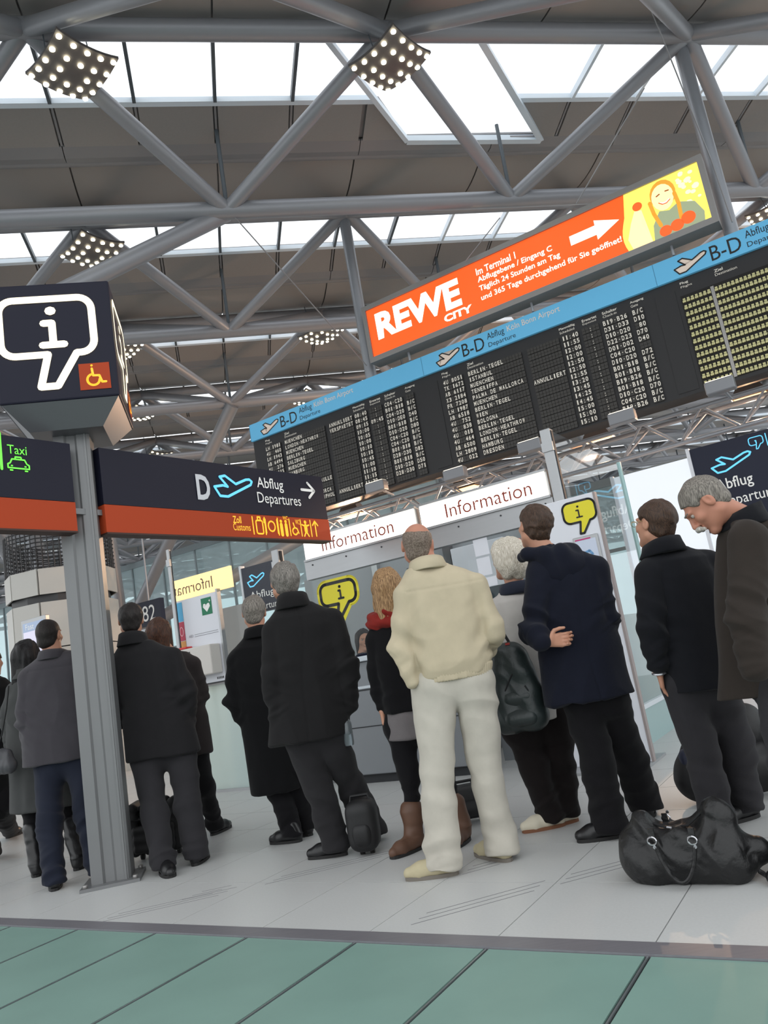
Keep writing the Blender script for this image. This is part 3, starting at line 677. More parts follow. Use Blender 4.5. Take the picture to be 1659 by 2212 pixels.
# open channel: two flanges and a recessed web, facing the camera
Wp = .24
fp = -eD*1.0; fx = np.cross(fp, eZ)*-1
xP, yP = eC, eD
prof_ = [(-Wp/2, -.10), (-Wp/2+.07, -.10), (-Wp/2+.085, -.085), (Wp/2-.10, -.085), (Wp/2-.085, -.10), (Wp/2-.015, -.10), (Wp/2, -.085), (Wp/2, .10), (-Wp/2, .10)]
pl = [xP*x+yP*y for x, y in prof_]
b.slab([p+eZ*.02 for p in pl], eZ*3.16); b.build('shaft', m_post, post)
b = MB(); b.box(xP*(Wp/2-.03)+yP*-.095+eZ*1.6, xP, yP, eZ, .012, .03, 3.16); b.build('edge_strip', m_post, post)
b = MB(); b.box(eZ*.01, xP, yP, eZ, .36, .34, .02); b.build('foot_plate', m_post, post)
for sx in (-1, 1):
    for sy in (-1, 1): rod('bolt', xP*.15*sx+yP*.14*sy+eZ*.02, xP*.15*sx+yP*.14*sy+eZ*.04, .016, m_alu, post, n=6)
# lit information cube
cube = empty('information_cube', PP+eZ*3.14, label='dark navy lit cube sign with glowing speech bubble on top of the post', cat='sign')
hx, hy = .385, .37
b = MB(); b.box(eZ*.43, eC, eD, eZ, hx*2, hy*2, .86); o = b.build('body', m_navysign, cube); bevel(o, .012)
m_under = mat('silver_under_tray', (112, 112, 116), rough=.4, metal=.5)
b = MB(); t0, t1 = .97, .62
b.add([eC*sx*hx*t0+eD*sy*hy*t0 for sx, sy in ((-1, -1), (1, -1), (1, 1), (-1, 1))]+[eC*sx*hx*t1+eD*sy*hy*t1-eZ*.16 for sx, sy in ((-1, -1), (1, -1), (1, 1), (-1, 1))], [(1, 0, 4, 5), (2, 1, 5, 6), (3, 2, 6, 7), (0, 3, 7, 4), (7, 6, 5, 4)]); b.build('under_tray', m_under, cube)
for (o0, xdir, w) in ((-eD*hy, eC, hx), (eC*hx, eD, hy)):
    F = Face(o0, xdir); sc = w/hx
    stroke(F, [(bubble(-.345*sc, .10, .60*sc, .64, .15, (.49, .39, .57, .80)), True)], .05, .008, 'neon_bubble', m_neon, cube)
    ix = -.02*sc
    stroke(F, [([(ix, .65), (ix+.012, .65)], False)], .062, .008, 'neon_letter', m_neon, cube)
    stroke(F, [([(ix-.045, .56), (ix+.01, .56), (ix+.01, .40)], False), ([(ix-.06, .40), (ix+.08, .40)], False)], .05, .008, 'neon_letter', m_neon, cube)
    rect(F, .135*sc, .335*sc, .055, .245, .004, 'accessibility_panel', m_redsign, cube)
    cx, cy = .225*sc, .135
    stroke(F, [([(cx+.04*math.cos(t), cy-.01+.04*math.sin(t)) for t in [math.radians(k) for k in range(100, 380, 20)]], False), ([(cx-.005, cy+.07), (cx, cy+.02), (cx+.04, cy+.018), (cx+.055, cy-.03), (cx+.08, cy-.03)], False), ([(cx-.005, cy+.093), (cx-.004, cy+.093)], False)], .016, .006, 'wheelchair_pictogram', m_yellowp, cube)
# two-armed direction sign
FS = Face(PP+nS*.14-eZ*0, dS)
ds = empty('direction_sign', PP+eZ*2.27, label='navy and brick orange direction sign fixed across the post', cat='sign')
R = rel(FS, ds); zt, zm, zb = 2.89, 2.475, 2.27
for nm, x0, x1 in (('right', .10, 2.46), ('left', -1.9, -.12)):
    boxo(R, x0, x1, zm, zt, -.10, 0, 'navy_panel', m_navysign, ds); boxo(R, x0, x1, zb, zm-.004, -.10, .004, 'orange_panel', m_redsign, ds)
    boxo(R, x0, x1, zb-.012, zb, -.10, .01, 'bottom_edge', mat('dark_sign_edge', (60, 34, 26)), ds)
boxo(R, -.14, .12, 2.40, 2.44, -.04, -.03, 'bracket', m_post, ds)
def pxbox(bl, br, tl):
    x0, y0 = FS.px(*bl); x1, _ = FS.px(*br); _, y1 = FS.px(*tl); return x0, y0, x1, y1
def sgn(s, bl, br, h, m, **kw):
    x0, y0 = FS.px(*bl); x1, y1 = FS.px(*br); text(R, s, x0, (y0+y1)/2, x1, (y0+y1)/2+h, .006, m, ds, **kw)
sgn('D', (427, 1080), (456, 1081), .21, m_greyp, bold=.03)
x0, y0 = FS.px(466, 1082); x1, _ = FS.px(548, 1080)
stroke(R, [(unitpts(PLANE, x0, 2.61, x1-x0, .185), True)], .022, .006, 'plane_pictogram', m_cyan, ds)
sgn('Abflug', (556, 1060), (613, 1066), .125, m_white, bold=.006)
sgn('Departures', (558, 1094), (651, 1100), .125, m_white)
x0, _ = FS.px(650, 1057); x1, _ = FS.px(677, 1057)
stroke(R, [([(x0, 2.74), (x1, 2.74)], False), ([(x1-.08, 2.81), (x1, 2.74), (x1-.08, 2.67)], False)], .026, .006, 'arrow', m_white, ds)
sgn('Zoll', (503, 1130), (521, 1131), .06, m_yellowp, bold=.01); sgn('Customs', (504, 1146), (541, 1147), .06, m_yellowp)
def fx(px): return FS.px(px, 1135)[0]
zc = 2.375
sep = [([(fx(p), zc-.075), (fx(p), zc+.075)], False) for p in (545, 571, 599, 624, 648, 669)]
stroke(R, sep, .012, .010, 'separator', m_yellowp, ds)
def pict(lines, w=.014, name='pictogram'): stroke(R, lines, w, .010, name, m_yellowp, ds)
x = fx(552); w = fx(566)-x; pict([(rrect(x, x+w, zc-.07, zc+.045, .015, 2), True), ([(x+w*.3, zc+.05), (x+w*.3, zc+.075), (x+w*.7, zc+.075), (x+w*.7, zc+.05)], False)])
x = fx(585); pict([(ell(x, zc, .04, .045, 12), True), ([(x-.07, zc-.06), (x-.07, zc+.06)], False), ([(x+.07, zc-.06), (x+.07, zc+.06)], False), ([(x-.085, zc+.06), (x-.085, zc+.03)], False)])
for px in (606, 616):
    x = fx(px); pict([([(x, zc-.07), (x, zc+.02)], False)], .035); pict([([(x, zc+.05), (x+.001, zc+.05)], False)], .03)
x = fx(634); pict([([(x+.03*math.cos(t), zc-.035+.03*math.sin(t)) for t in [k*.45 for k in range(4, 14)]], False), ([(x-.01, zc+.04), (x, zc-.0), (x+.03, zc-.01), (x+.045, zc-.05)], False)])
text(R, 'WC', fx(637), zc+.03, fx(646), zc+.075, .010, m_yellowp, ds); text(R, 'WC', fx(611), zc+.065, fx(622), zc+.10, .010, m_yellowp, ds)
x = fx(658); pict([([(x, zc-.03), (x, zc+.02)], False)], .04); pict([([(x, zc+.055), (x+.001, zc+.055)], False)], .034); pict([([(x-.045, zc+.03), (x, zc+.015), (x+.045, zc+.03)], False), ([(x-.03, zc-.075), (x, zc-.03), (x+.03, zc-.075)], False)])
x = fx(679); pict([([(x, zc-.07), (x, zc+.065)], False), ([(x-.035, zc+.03), (x, zc+.07), (x+.035, zc+.03)], False)])
# taxi end
def sg(px, py): return FS.px(px, py)
x0, y0 = sg(15, 977); x1, y1 = sg(57, 982); text(R, 'Taxi', x0, y0-.008, x1, y0+.052, .006, m_green, ds)
x0, y0 = sg(3, 1013); x1, y1 = sg(3, 948); stroke(R, [([(x0, y0), (x0, y0+.24)], False)], .018, .006, 'separator', m_green, ds)
x0, y0 = sg(17, 1015); x1, y1 = sg(63, 1019); w = x1-x0; h = .075
stroke(R, [([(x0, y0+.04), (x0+.015, y0+.048), (x0+w*.2, y0+h), (x0+w*.8, y0+h), (x1-.015, y0+.048), (x1, y0+.04), (x1, y0+.015), (x0, y0+.015)], True), ([(x0+w*.35, y0+h), (x0+w*.37, y0+h+.016), (x0+w*.63, y0+h+.016), (x0+w*.65, y0+h)], False), ([(x0+w*.1, y0), (x0+w*.2, y0)], False), ([(x0+w*.8, y0), (x0+w*.9, y0)], False), ([(x0+w*.16, y0+.03), (x0+w*.20, y0+.03)], False), ([(x0+w*.80, y0+.03), (x0+w*.84, y0+.03)], False)], .010, .006, 'taxi_pictogram', m_green, ds)
# ================================================================== INFORMATION BOOTH
m_bmet = mat('brushed_booth_steel', (168, 170, 172), rough=.38, metal=.55, var=.05, vscale=4, stretch=(1, 1, 10))
m_counter = mat('grey_counter_sheet', (136, 140, 144), rough=.42, metal=.35)
m_pale = mat('pale_counter_top', (206, 214, 220), rough=.35)
m_lit = emission('lit_white_sign_face', (255, 247, 232), 2.2)
m_redtext = mat('thin_red_lettering', (140, 44, 26), rough=.5)
m_glass = glass('booth_glass', (.88, .94, .94), refl=1.25)
m_glass2 = glass('front_booth_glass', (.90, .95, .95), refl=.55)
m_frost = glass('aqua_frosted_glass', (.75, .9, .9), refl=.8, rough=.15, body=(.84, .97, .95), bodyfac=.90)
m_whitep = mat('white_panel', (222, 225, 232), rough=.45)
m_yelp = mat('yellow_sticker', (226, 214, 30), rough=.45)
m_darkp = mat('dark_gasket', (40, 42, 46), rough=.6)
m_greyint = mat('grey_booth_wall', (150, 154, 158), rough=.6)
FI = Face(AB(0, 6.30, 0), -eA)                     # booth front
def bth(name, label, cat, a, b_, z=0, group=None):
    e = empty(name, AB(a, b_, z), label=label, cat=cat, group=group); return e, rel(FI, e)
# lit fascia panels
for k, (a0, a1, lx0, lx1) in enumerate(((3.43, 4.79, (697, 1188), (850, 1140)), (2.12, 3.40, (964, 1112), (1150, 1066)))):
    e, R = bth('information_light_box', 'white lit fascia panel reading Information ' + ('left of the joint, behind the bald man' if k == 0 else 'beside the glass door post'), 'lit sign', (a0+a1)/2, 6.35, 2.22, 'lit information fascia')
    boxo(R, -a1, -a0, 2.215, 2.445, -.12, -.01, 'housing', m_bmet, e)
    rect(R, -a1+.015, -a0-.015, 2.225, 2.435, .0, 'lit_face', m_lit, e)
    x0, _ = FI.px(*lx0); x1, _ = FI.px(*lx1)
    text(R, 'Information', x0, 2.265, x1, 2.395, .004, m_redtext, e, bold=-.004)
    boxo(R, -a1, -a0, 2.435, 2.455, -.02, .02, 'trim', m_bmet, e); boxo(R, -a1, -a0, 2.205, 2.225, -.02, .02, 'trim', m_bmet, e)
e, R = bth('booth_fascia_beam', 'brushed steel beam below the lit information panels', 'beam', 3.43, 6.36, 2.0)
boxo(R, -4.80, -2.11, 2.02, 2.204, -.10, .0, 'beam', m_bmet, e)
for x in np.arange(-4.7, -2.1, .42): rod('rivet', R.P(x, 2.16, 0), R.P(x, 2.16, .006), .008, m_darkp, e, n=8)
for a, z1, lab in ((2.06, 2.79, 'tall grey steel booth post at the glass door'), (5.17, 2.42, 'slim grey booth post beside the charcoal coat man'), (6.74, 2.77, 'slim grey booth post left of the defibrillator panel')):
    e, R = bth('booth_post', lab, 'post', a, 6.30, 0, 'booth posts'); hw_ = .022 if a > 6 else .045
    boxo(R, -a-hw_, -a+hw_, 0, z1, -.09 if a < 6 else -.03, 0, 'post', m_bmet, e, bev=.006); boxo(R, -a+hw_, -a+hw_+.008, 0.1, z1-.02, -.06 if a < 6 else -.025, -.02, 'gasket', m_darkp, e)
    boxo(R, -a-hw_-.005, -a+hw_+.005, z1-.2, z1-.12, -.02, .012, 'clamp', m_bmet, e)
# front glazing with the sticker
e, R = bth('booth_window', 'clear front glass of the booth with yellow speech bubble sticker', 'window', 4.1, 6.31, 1.2)
rect(R, -4.78, -3.36, 1.20, 2.02, -.03, 'pane', m_glass2, e)
rect(R, -3.33, -2.11, 1.20, 2.02, -.03, 'pane', m_glass2, e)
def onfi(q): return FI.px(*q, -.025)
x0, y0 = onfi((693, 1330)); x1, y1 = onfi((770, 1250)); zb_ = 1.62
_bx0, _bx1, _by0, _by1 = onfi((690, 1300))[0], onfi((774, 1280))[0], onfi((730, 1345))[1], onfi((740, 1248))[1]
B_ = bubble(_bx0, _by0, _bx1-_bx0, _by1-_by0, .2); Bi = bubble(_bx0+.028, _by0+.06, _bx1-_bx0-.056, _by1-_by0-.088, .17)
stroke(R, [(B_, True)], .03, -.024, 'sticker', m_yelp, e); poly(R, B_, -.0235, 'sticker', m_yelp, e)
stroke(R, [(Bi, True)], .032, -.022, 'sticker_outline', m_black, e)
cx, cy = (_bx0+_bx1)/2+.03, _by0+(_by1-_by0)*.68
stroke(R, [([(cx-.02, cy+.02), (cx, cy+.02), (cx, cy-.055)], False), ([(cx-.028, cy-.058), (cx+.032, cy-.058)], False)], .022, -.0215, 'sticker_letter', m_black, e)
stroke(R, [([(cx-.002, cy+.058), (cx+.002, cy+.058)], False)], .03, -.0215, 'sticker_letter', m_black, e)
# counter
e, R = bth('information_counter', 'grey metal information counter with pale ledge', 'counter', 4.05, 6.6, 0)
boxo(R, -4.78, -3.36, .08, 1.13, -.55, -.03, 'body', m_counter, e, bev=.01)
boxo(R, -4.76, -3.38, 0, .08, -.5, -.07, 'plinth', m_darkp, e)
boxo(R, -4.80, -3.34, 1.13, 1.18, -.5, .02, 'ledge', m_pale, e, bev=.008)
for z in (.86, .52): boxo(R, -4.78, -3.36, z-.005, z+.005, -.04, -.027, 'panel_joint', m_darkp, e)
boxo(R, -4.78, -3.36, .875, .9, -.04, -.012, 'rail', m_pale, e)
boxo(R, -4.08, -4.072, .08, .86, -.04, -.027, 'panel_joint', m_darkp, e)
# inner partition and things pinned on it
e, R = bth('booth_partition', 'grey rear partition inside the glass booth', 'partition', 3.9, 7.9, 0)
boxo(R, -6.1, -2.4, 0, 2.28, -1.70, -1.64, 'panel', m_greyint, e); boxo(R, -5.02, -4.94, 0, 2.3, -1.64, -1.58, 'upright', m_bmet, e)
for k in range(9): boxo(R, -4.55, -4.42, 1.3+k*.1, 1.32+k*.1, -1.64, -1.60, 'rung', mat('dark_grey_upright', (92, 94, 96)), e)
boxo(R, -4.02, -3.93, 0, 2.3, -1.64, -1.55, 'upright', mat('dark_grey_upright', (92, 94, 96)), e)
boxo(R, -3.9, -3.25, 1.55, 2.2, -1.62, -1.5, 'cupboard', m_whitep, e, bev=.01)
boxo(R, -2.98, -2.92, 0, 2.3, -1.64, -1.55, 'upright', mat('dark_grey_upright', (92, 94, 96)), e)
e, R = bth('notice_sheet', 'white paper notices on the glass beside the white-haired woman', 'notice', 2.7, 6.3, 1.6)
for (x, y, w, h) in ((-2.92, 1.86, .14, .15), (-2.92, 1.68, .13, .16), (-2.86, 1.58, .10, .08)): rect(R, x, x+w, y, y+h, -.02, 'sheet', m_whitep, e)
x, y = onfi((1128, 1180)); e, R = bth('orange_leaflet', 'orange leaflet stuck on the booth glass beside the young man', 'leaflet', -x, 6.3, y)
poly(R, [(x-.06, y+.085), (x+.0, y+.07), (x+.07, y-.10), (x+.02, y-.12), (x-.02, y-.03)], -.015, 'leaflet', mat('orange_paper', (226, 92, 36)), e)
e, R = bth('booth_computer_screen', 'dark monitor behind the booth glass right of the bald man', 'monitor', 3.05, 7.0, 1.18)
boxo(R, -3.32, -2.9, 1.28, 1.62, -.6, -.56, 'screen', mat('dark_screen', (52, 66, 72), rough=.15), e, bev=.008); boxo(R, -3.14, -3.08, 1.18, 1.3, -.62, -.58, 'stand', m_darkp, e)
boxo(R, -3.25, -2.98, 1.17, 1.185, -.68, -.5, 'foot', m_darkp, e)
e, R = bth('booth_desk', 'inner desk shelf behind the booth counter', 'desk', 3.0, 7.0, 0)
boxo(R, -3.33, -2.15, 1.13, 1.17, -.75, -.06, 'top', m_pale, e); boxo(R, -3.33, -2.15, .0, 1.13, -.75, -.70, 'modesty_panel', m_counter, e)
# left frosted wall with clear glass above
e, R = bth('frosted_glass_wall', 'aqua frosted lower glass wall left of the counter', 'glass wall', 5.7, 6.5, 0)
boxo(R, -6.70, -4.82, .03, 1.16, -.27, -.25, 'frosted_pane', m_frost, e); boxo(R, -6.70, -4.82, 1.16, 1.18, -.28, -.24, 'edge', m_bmet, e)
rect(R, -6.70, -4.82, 1.18, 2.7, -.26, 'clear_pane', m_glass2, e); boxo(R, -6.7, -4.82, 0, .03, -.29, -.23, 'shoe', m_bmet, e)
# reflection of the Information sign, added as a glowing panel with mirrored lettering
m_amber = emission('amber_sign_reflection', (255, 218, 150), .95)
F2 = Face(AB(0, 6.50, 0), -eA)
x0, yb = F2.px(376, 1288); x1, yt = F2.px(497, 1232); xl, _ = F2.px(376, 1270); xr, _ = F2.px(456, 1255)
e = empty('information_sign_reflection', AB(-(x0+x1)/2, 6.5, 2.2), label='amber glowing panel imitating the reflected Information sign, lettering reversed', cat='lit sign'); R = rel(F2, e)
boxo(R, x0-.05, x1, 2.19, 2.43, -.03, 0, 'reflection_panel', m_amber, e)
text(R, 'Informat', xl-.02, 2.245, xr+.02, 2.375, .004, mat('reflected_grey_lettering', (96, 78, 70)), e, bold=-.005, mirror=True)
# defibrillator panel
e = empty('defibrillator_panel', AB(6.3, 6.45, 1.2), label='white defibrillator wall panel with green heart sign and cabinet', cat='wall panel'); F3 = Face(AB(0, 6.42, 0), -eA); R = rel(F3, e)
xa, _ = F3.px(377, 1300); xb_, _ = F3.px(488, 1460); top = 2.17; bot = 1.19
boxo(R, xa, xb_, bot, top, -.04, 0, 'board', m_whitep, e); boxo(R, xa-.01, xb_+.01, bot-.015, bot, -.045, .005, 'bottom_trim', m_darkp, e)
boxo(R, xb_, xb_+.025, bot, top+.03, -.05, .005, 'side_trim', m_bmet, e)
for (y0, y1, c) in ((1.93, 2.15, (90, 178, 220)), (1.71, 1.925, (186, 62, 84)), (1.56, 1.705, (212, 150, 80))):
    rect(R, xa+.015, xa+.115, y0, y1, .003, 'info_strip', mat('strip_%d' % c[0], c), e)
stroke(R, [(ell(xa+.065, 1.815, .028, .05, 12), True)], .01, .005, 'strip_pictogram', mat('pale_pink', (240, 180, 190)), e)
gx, gy = xb_-.24, 1.94
rect(R, gx, gx+.16, gy, gy+.19, .003, 'heart_sign', mat('safety_green', (24, 120, 84)), e)
poly(R, [(gx+.08, gy+.03), (gx+.135, gy+.09), (gx+.125, gy+.125), (gx+.10, gy+.125), (gx+.08, gy+.105), (gx+.06, gy+.125), (gx+.035, gy+.125), (gx+.025, gy+.09)], .005, 'heart', m_white, e)
stroke(R, [([(gx+.125, gy+.15), (gx+.145, gy+.15)], False), ([(gx+.135, gy+.14), (gx+.135, gy+.16)], False)], .008, .005, 'cross', m_white, e)
text(R, 'AED', xa+.17, 1.725, xa+.24, 1.755, .003, mat('grey_small_print', (150, 152, 158)), e)
for k in range(2): boxo(R, xa+.26, xb_-.03, 1.745-k*.022, 1.751-k*.022, 0, .002, 'small_print', mat('grey_small_print', (150, 152, 158)), e)
cabx = xa+.10
boxo(R, cabx, xb_-.03, 1.28, 1.60, 0, .16, 'cabinet', mat('cream_cabinet', (208, 204, 198), rough=.45), e, bev=.012)
boxo(R, cabx+.1, cabx+.22, 1.36, 1.56, .16, .164, 'cabinet_window', m_darkp, e)
boxo(R, cabx+.02, cabx+.16, 1.60, 1.625, .05, .15, 'alarm_lamp', mat('red_plastic', (206, 28, 26), rough=.3), e, bev=.01)
for k in range(5): boxo(R, xb_-.13+k*.022, xb_-.118+k*.022, 1.215, 1.24, 0, .002, 'small_print', m_black, e)
# right-hand glass side wall of the booth
e, R = bth('booth_side_glass', 'tall clear glass side wall behind the white kiosk', 'glass wall', 2.06, 7.4, 0)
FSd = Face(AB(2.03, 0, 0), eB)
def sd(q): return FSd.px(*q)
RS = rel(FSd, e)
b_end = 8.45
rect(RS, 6.34, b_end, .34, 2.78, 0, 'pane', m_glass, e)
boxo(RS, 6.36, b_end, .34, 1.15, -.012, -.004, 'frosted_band', m_frost, e)
boxo(RS, 6.60, b_end+.6, .0, .30, -.03, .03, 'plinth', mat('aqua_grey_plinth', (150, 176, 176), rough=.4), e); boxo(RS, 6.34, b_end+.6, .30, .34, -.04, .04, 'plinth_rail', m_pale, e)
boxo(RS, b_end, b_end+.03, .3, 2.78, -.02, .02, 'end_edge', mat('aqua_glass_edge', (170, 204, 204), rough=.2), e)
boxo(RS, 7.3, 7.38, .3, 2.42, -.6, -.52, 'inner_upright', m_bmet, e)
boxo(RS, 6.4, 7.38, 2.38, 2.42, -.6, -.52, 'inner_rail', m_bmet, e)
# white kiosk panel
KB = 6.2
FK = Face(AB(0, KB, 0), -eA)
e = empty('kiosk_panel', AB(2.05, KB+.03, 0), label='tall white kiosk panel with yellow speech bubble and brochure window', cat='kiosk'); R = rel(FK, e)
kl, kr = -2.36, -1.74
boxo(R, kl, kr, .02, 2.14, -.05, 0, 'panel', m_whitep, e, bev=.006)
boxo(R, kr-.004, kr+.014, .02, 2.14, -.055, .004, 'edge_profile', mat('brown_grey_edge', (150, 140, 138), rough=.5), e)
boxo(R, kl+.0, kr+.01, 0, .02, -.06, .26, 'base_plate', m_bmet, e); boxo(R, -1.95, kr+.01, 0, .02, -.38, -.06, 'base_plate', m_bmet, e)
bx0, _ = FK.px(1216, 1110); bx1, _ = FK.px(1287, 1100); _, by1 = FK.px(1250, 1082); _, by0 = FK.px(1255, 1153)
BB = bubble(bx0, by0, bx1-bx0, by1-by0, .2)
poly(R, BB, .004, 'sticker', m_yelp, e); stroke(R, [(BB, True)], .018, .005, 'sticker_outline', m_black, e)
cx, cy = (bx0+bx1)/2-.005, by0+(by1-by0)*.68
stroke(R, [([(cx-.018, cy+.012), (cx, cy+.012), (cx, cy-.045)], False), ([(cx-.022, cy-.045), (cx+.024, cy-.045)], False)], .012, .006, 'sticker_letter', m_black, e); stroke(R, [([(cx-.001, cy+.042), (cx+.001, cy+.042)], False)], .018, .006, 'sticker_letter', m_black, e)
wx0, _ = FK.px(1243, 1185); wx1, _ = FK.px(1297, 1175); _, wy1 = FK.px(1290, 1152); _, wy0 = FK.px(1300, 1212)
boxo(R, wx0, wx1, wy0, wy1, 0, .03, 'brochure_case', m_bmet, e, bev=.006); rect(R, wx0+.02, wx1-.02, wy0+.03, wy1-.03, .031, 'brochure_window', mat('pale_blue_print', (196, 206, 224), rough=.2), e)
stroke(R, [([(wx0+.08, wy0+.09), (wx0+.12, wy0+.1), (wx0+.14, wy0+.07)], False)], .02, .033, 'brochure_print', mat('mid_blue_print', (110, 160, 204)), e); boxo(R, wx0+.02, wx1-.06, wy1-.03, wy1-.02, .03, .033, 'brochure_print', mat('magenta_print', (190, 40, 110)), e)
px0, _ = FK.px(1280, 1260); rect(R, px0, px0+.09, FK.px(1300, 1282)[1], FK.px(1300, 1238)[1], .004, 'yellow_poster', mat('yellow_poster', (238, 206, 40)), e)
px0, _ = FK.px(1330, 1530); rect(R, px0, px0+.13, FK.px(1360, 1547)[1], FK.px(1350, 1512)[1], .004, 'small_poster', mat('pale_aqua_poster', (160, 196, 210)), e)

# ================================================================== BACKGROUND
# far glazed hall wall
m_facade = glass('aqua_facade_glass', (.46, .60, .62), refl=.6, body=(.62, .76, .78), bodyfac=.5)
m_fmull = mat('grey_facade_mullion', (120, 132, 136), rough=.5)
FB_ = 24.0
wb = empty('wall_back', AB(10, FB_, 0), kind='structure', label='glazed aqua hall wall with slim mullions'); RW = rel(Face(AB(0, FB_, 0), -eA), wb)
for k in range(-14, 30):
    x = -k*2.0; ht = 7.2 if k >= 6 else 5.3
    rect(RW, x-1.97, x-.03, 0.0, 3.3, 0, 'pane', m_facade, wb); rect(RW, x-1.97, x-.03, 3.36, ht, 0, 'pane', m_facade, wb)
    boxo(RW, x-.035, x+.035, 0, ht, -.05, .06, 'mullion', m_fmull, wb)
boxo(RW, -60, 28, 3.28, 3.38, -.05, .06, 'transom', m_fmull, wb); boxo(RW, -60, -12, 7.2, 7.45, -.1, .1, 'head', m_fmull, wb); boxo(RW, -12, 28, 5.3, 5.55, -.1, .1, 'head', m_fmull, wb)
# dark navy hanging departures signs and the white display panel between posts, right of the booth
F11 = Face(AB(0, 11.0, 0), -eA); m_navy2 = mat('navy_sign_sheet', (22, 27, 48), rough=.45, spec=.3)
def dep_sign(x0, x1, y0, y1, label, full=True):
    e = empty('departures_sign', F11.P((x0+x1)/2, y0, 0), label=label, cat='sign', group='navy departures signs'); R = rel(F11, e); w = x1-x0
    boxo(R, x0, x1, y0, y1, -.12, 0, 'panel', m_navy2, e)
    return e, R
e, R = dep_sign(-1.69, -.66, 2.05, 3.20, 'navy Abflug Departures sign with light blue plane above the leaning man')
stroke(R, [(unitpts(PLANE, -1.47, 2.80, .50, .20), True)], .024, .004, 'plane_pictogram', m_cyan, e)
stroke(R, [(bubble(-.96, 2.98, .17, .16), True), ([(-.75, 2.99), (-.75, 3.15)], False)], .012, .004, 'bubble_pictogram', m_cyan, e)
stroke(R, [([(-.885, 3.09), (-.875, 3.09), (-.875, 3.05)], False)], .014, .004, 'bubble_letter', m_cyan, e)
text(R, 'Abflug', -1.47, 2.52, -1.02, 2.71, .004, m_white, e, bold=.008); text(R, 'Departures', -1.47, 2.30, -.72, 2.48, .004, m_white, e)
m_disp = emission('backlit_white_display', (236, 242, 250), .55)
e = empty('white_display_wall', F11.P(-2.15, 0, 0), label='tall blank white display panel between slim posts behind the black jacket man', cat='display panel'); R = rel(F11, e)
boxo(R, -2.75, -1.74, .35, 3.10, -.10, 0, 'display', m_disp, e); boxo(R, -2.75, -1.74, 0, .35, -.1, 0, 'base', m_whitep, e)
boxo(R, -1.735, -1.69, 0, 3.22, -.06, .02, 'post', m_whitep, e); boxo(R, -.655, -.61, 0, 3.25, -.06, .02, 'post', m_whitep, e); boxo(R, -2.80, -2.755, 0, 3.12, -.06, .02, 'post', m_whitep, e)
boxo(R, -.6, 1.2, .35, 3.2, -.1, 0, 'display', m_navy2, e)
boxo(R, -1.69, -.655, .35, 2.04, -.10, -.02, 'display', m_disp, e); boxo(R, -1.69, -.655, 0, .35, -.1, -.02, 'base', m_whitep, e)
# navy sign seen through the left glass
F11b = F11
x0, yt = F11.px(522, 1240); x1, _ = F11.px(590, 1225); _, yb = F11.px(530, 1330)
e, R = dep_sign(x0, x1, yb, yt+.1, 'navy Abflug sign with light blue plane behind the charcoal coat man')
stroke(R, [(unitpts(PLANE, x0+.12, yb+.50, .42, .22), True)], .024, .004, 'plane_pictogram', m_cyan, e)
text(R, 'Abflug', x0+.14, yb+.22, x1-.05, yb+.40, .004, m_white, e); text(R, 'Departures', x0+.14, yb-.0, x1+.12, yb+.16, .004, m_white, e)
boxo(R, x0-.04, x0, yb-.8, yt+.15, -.1, .02, 'post', m_whitep, e)
x0, y1 = F11.px(498, 1318); x1, y0 = F11.px(600, 1395)
e = empty('grey_display_back', F11.P((x0+x1)/2, 0, .5), label='plain grey back of a display panel left of the grey-haired black coat man', cat='display panel'); R = rel(F11, e)
boxo(R, x0, x1, y0-.3, y1, .4, .46, 'board', mat('warm_grey_board', (150, 148, 146)), e); boxo(R, x0+.05, x0+.1, 0, y0-.3, .4, .44, 'leg', m_bmet, e); boxo(R, x1-.1, x1-.05, 0, y0-.3, .4, .44, 'leg', m_bmet, e)
# gate sign
FG = Face(AB(0, 11.6, 0), -eA)
x1, yt = FG.px(344, 1291); _, yb = FG.px(345, 1346); x0, _ = FG.px(122, 1375)
e = empty('gate_sign', FG.P((x0+x1)/2, yb, 0), label='navy gate sign with the number 82 behind the sign post', cat='sign'); R = rel(FG, e)
boxo(R, x0, x1, yb, yt, -.12, 0, 'panel', m_navy2, e)
text(R, '82', FG.px(308, 1330)[0], yb+.10, FG.px(336, 1325)[0], yt-.10, .004, m_white, e); text(R, 'Gates', FG.px(233, 1337)[0], yb+.18, FG.px(262, 1337)[0], yb+.36, .004, m_white, e)
gx0, _ = FG.px(140, 1375); gx1, _ = FG.px(170, 1360); stroke(R, [(unitpts(PLANE, gx0, yb+.1, gx1-gx0+.1, .32), True)], .035, .004, 'plane_pictogram', m_cyan, e)
boxo(R, x0, x1, yb-.12, yb-.05, -.1, 0, 'rail', m_pale, e)
for x in (x0+.4, x1-.4): rod('hanger', R.P(x, yt, -.06), R.P(x, yt+2.2, -.06), .02, m_strut, e, n=8)
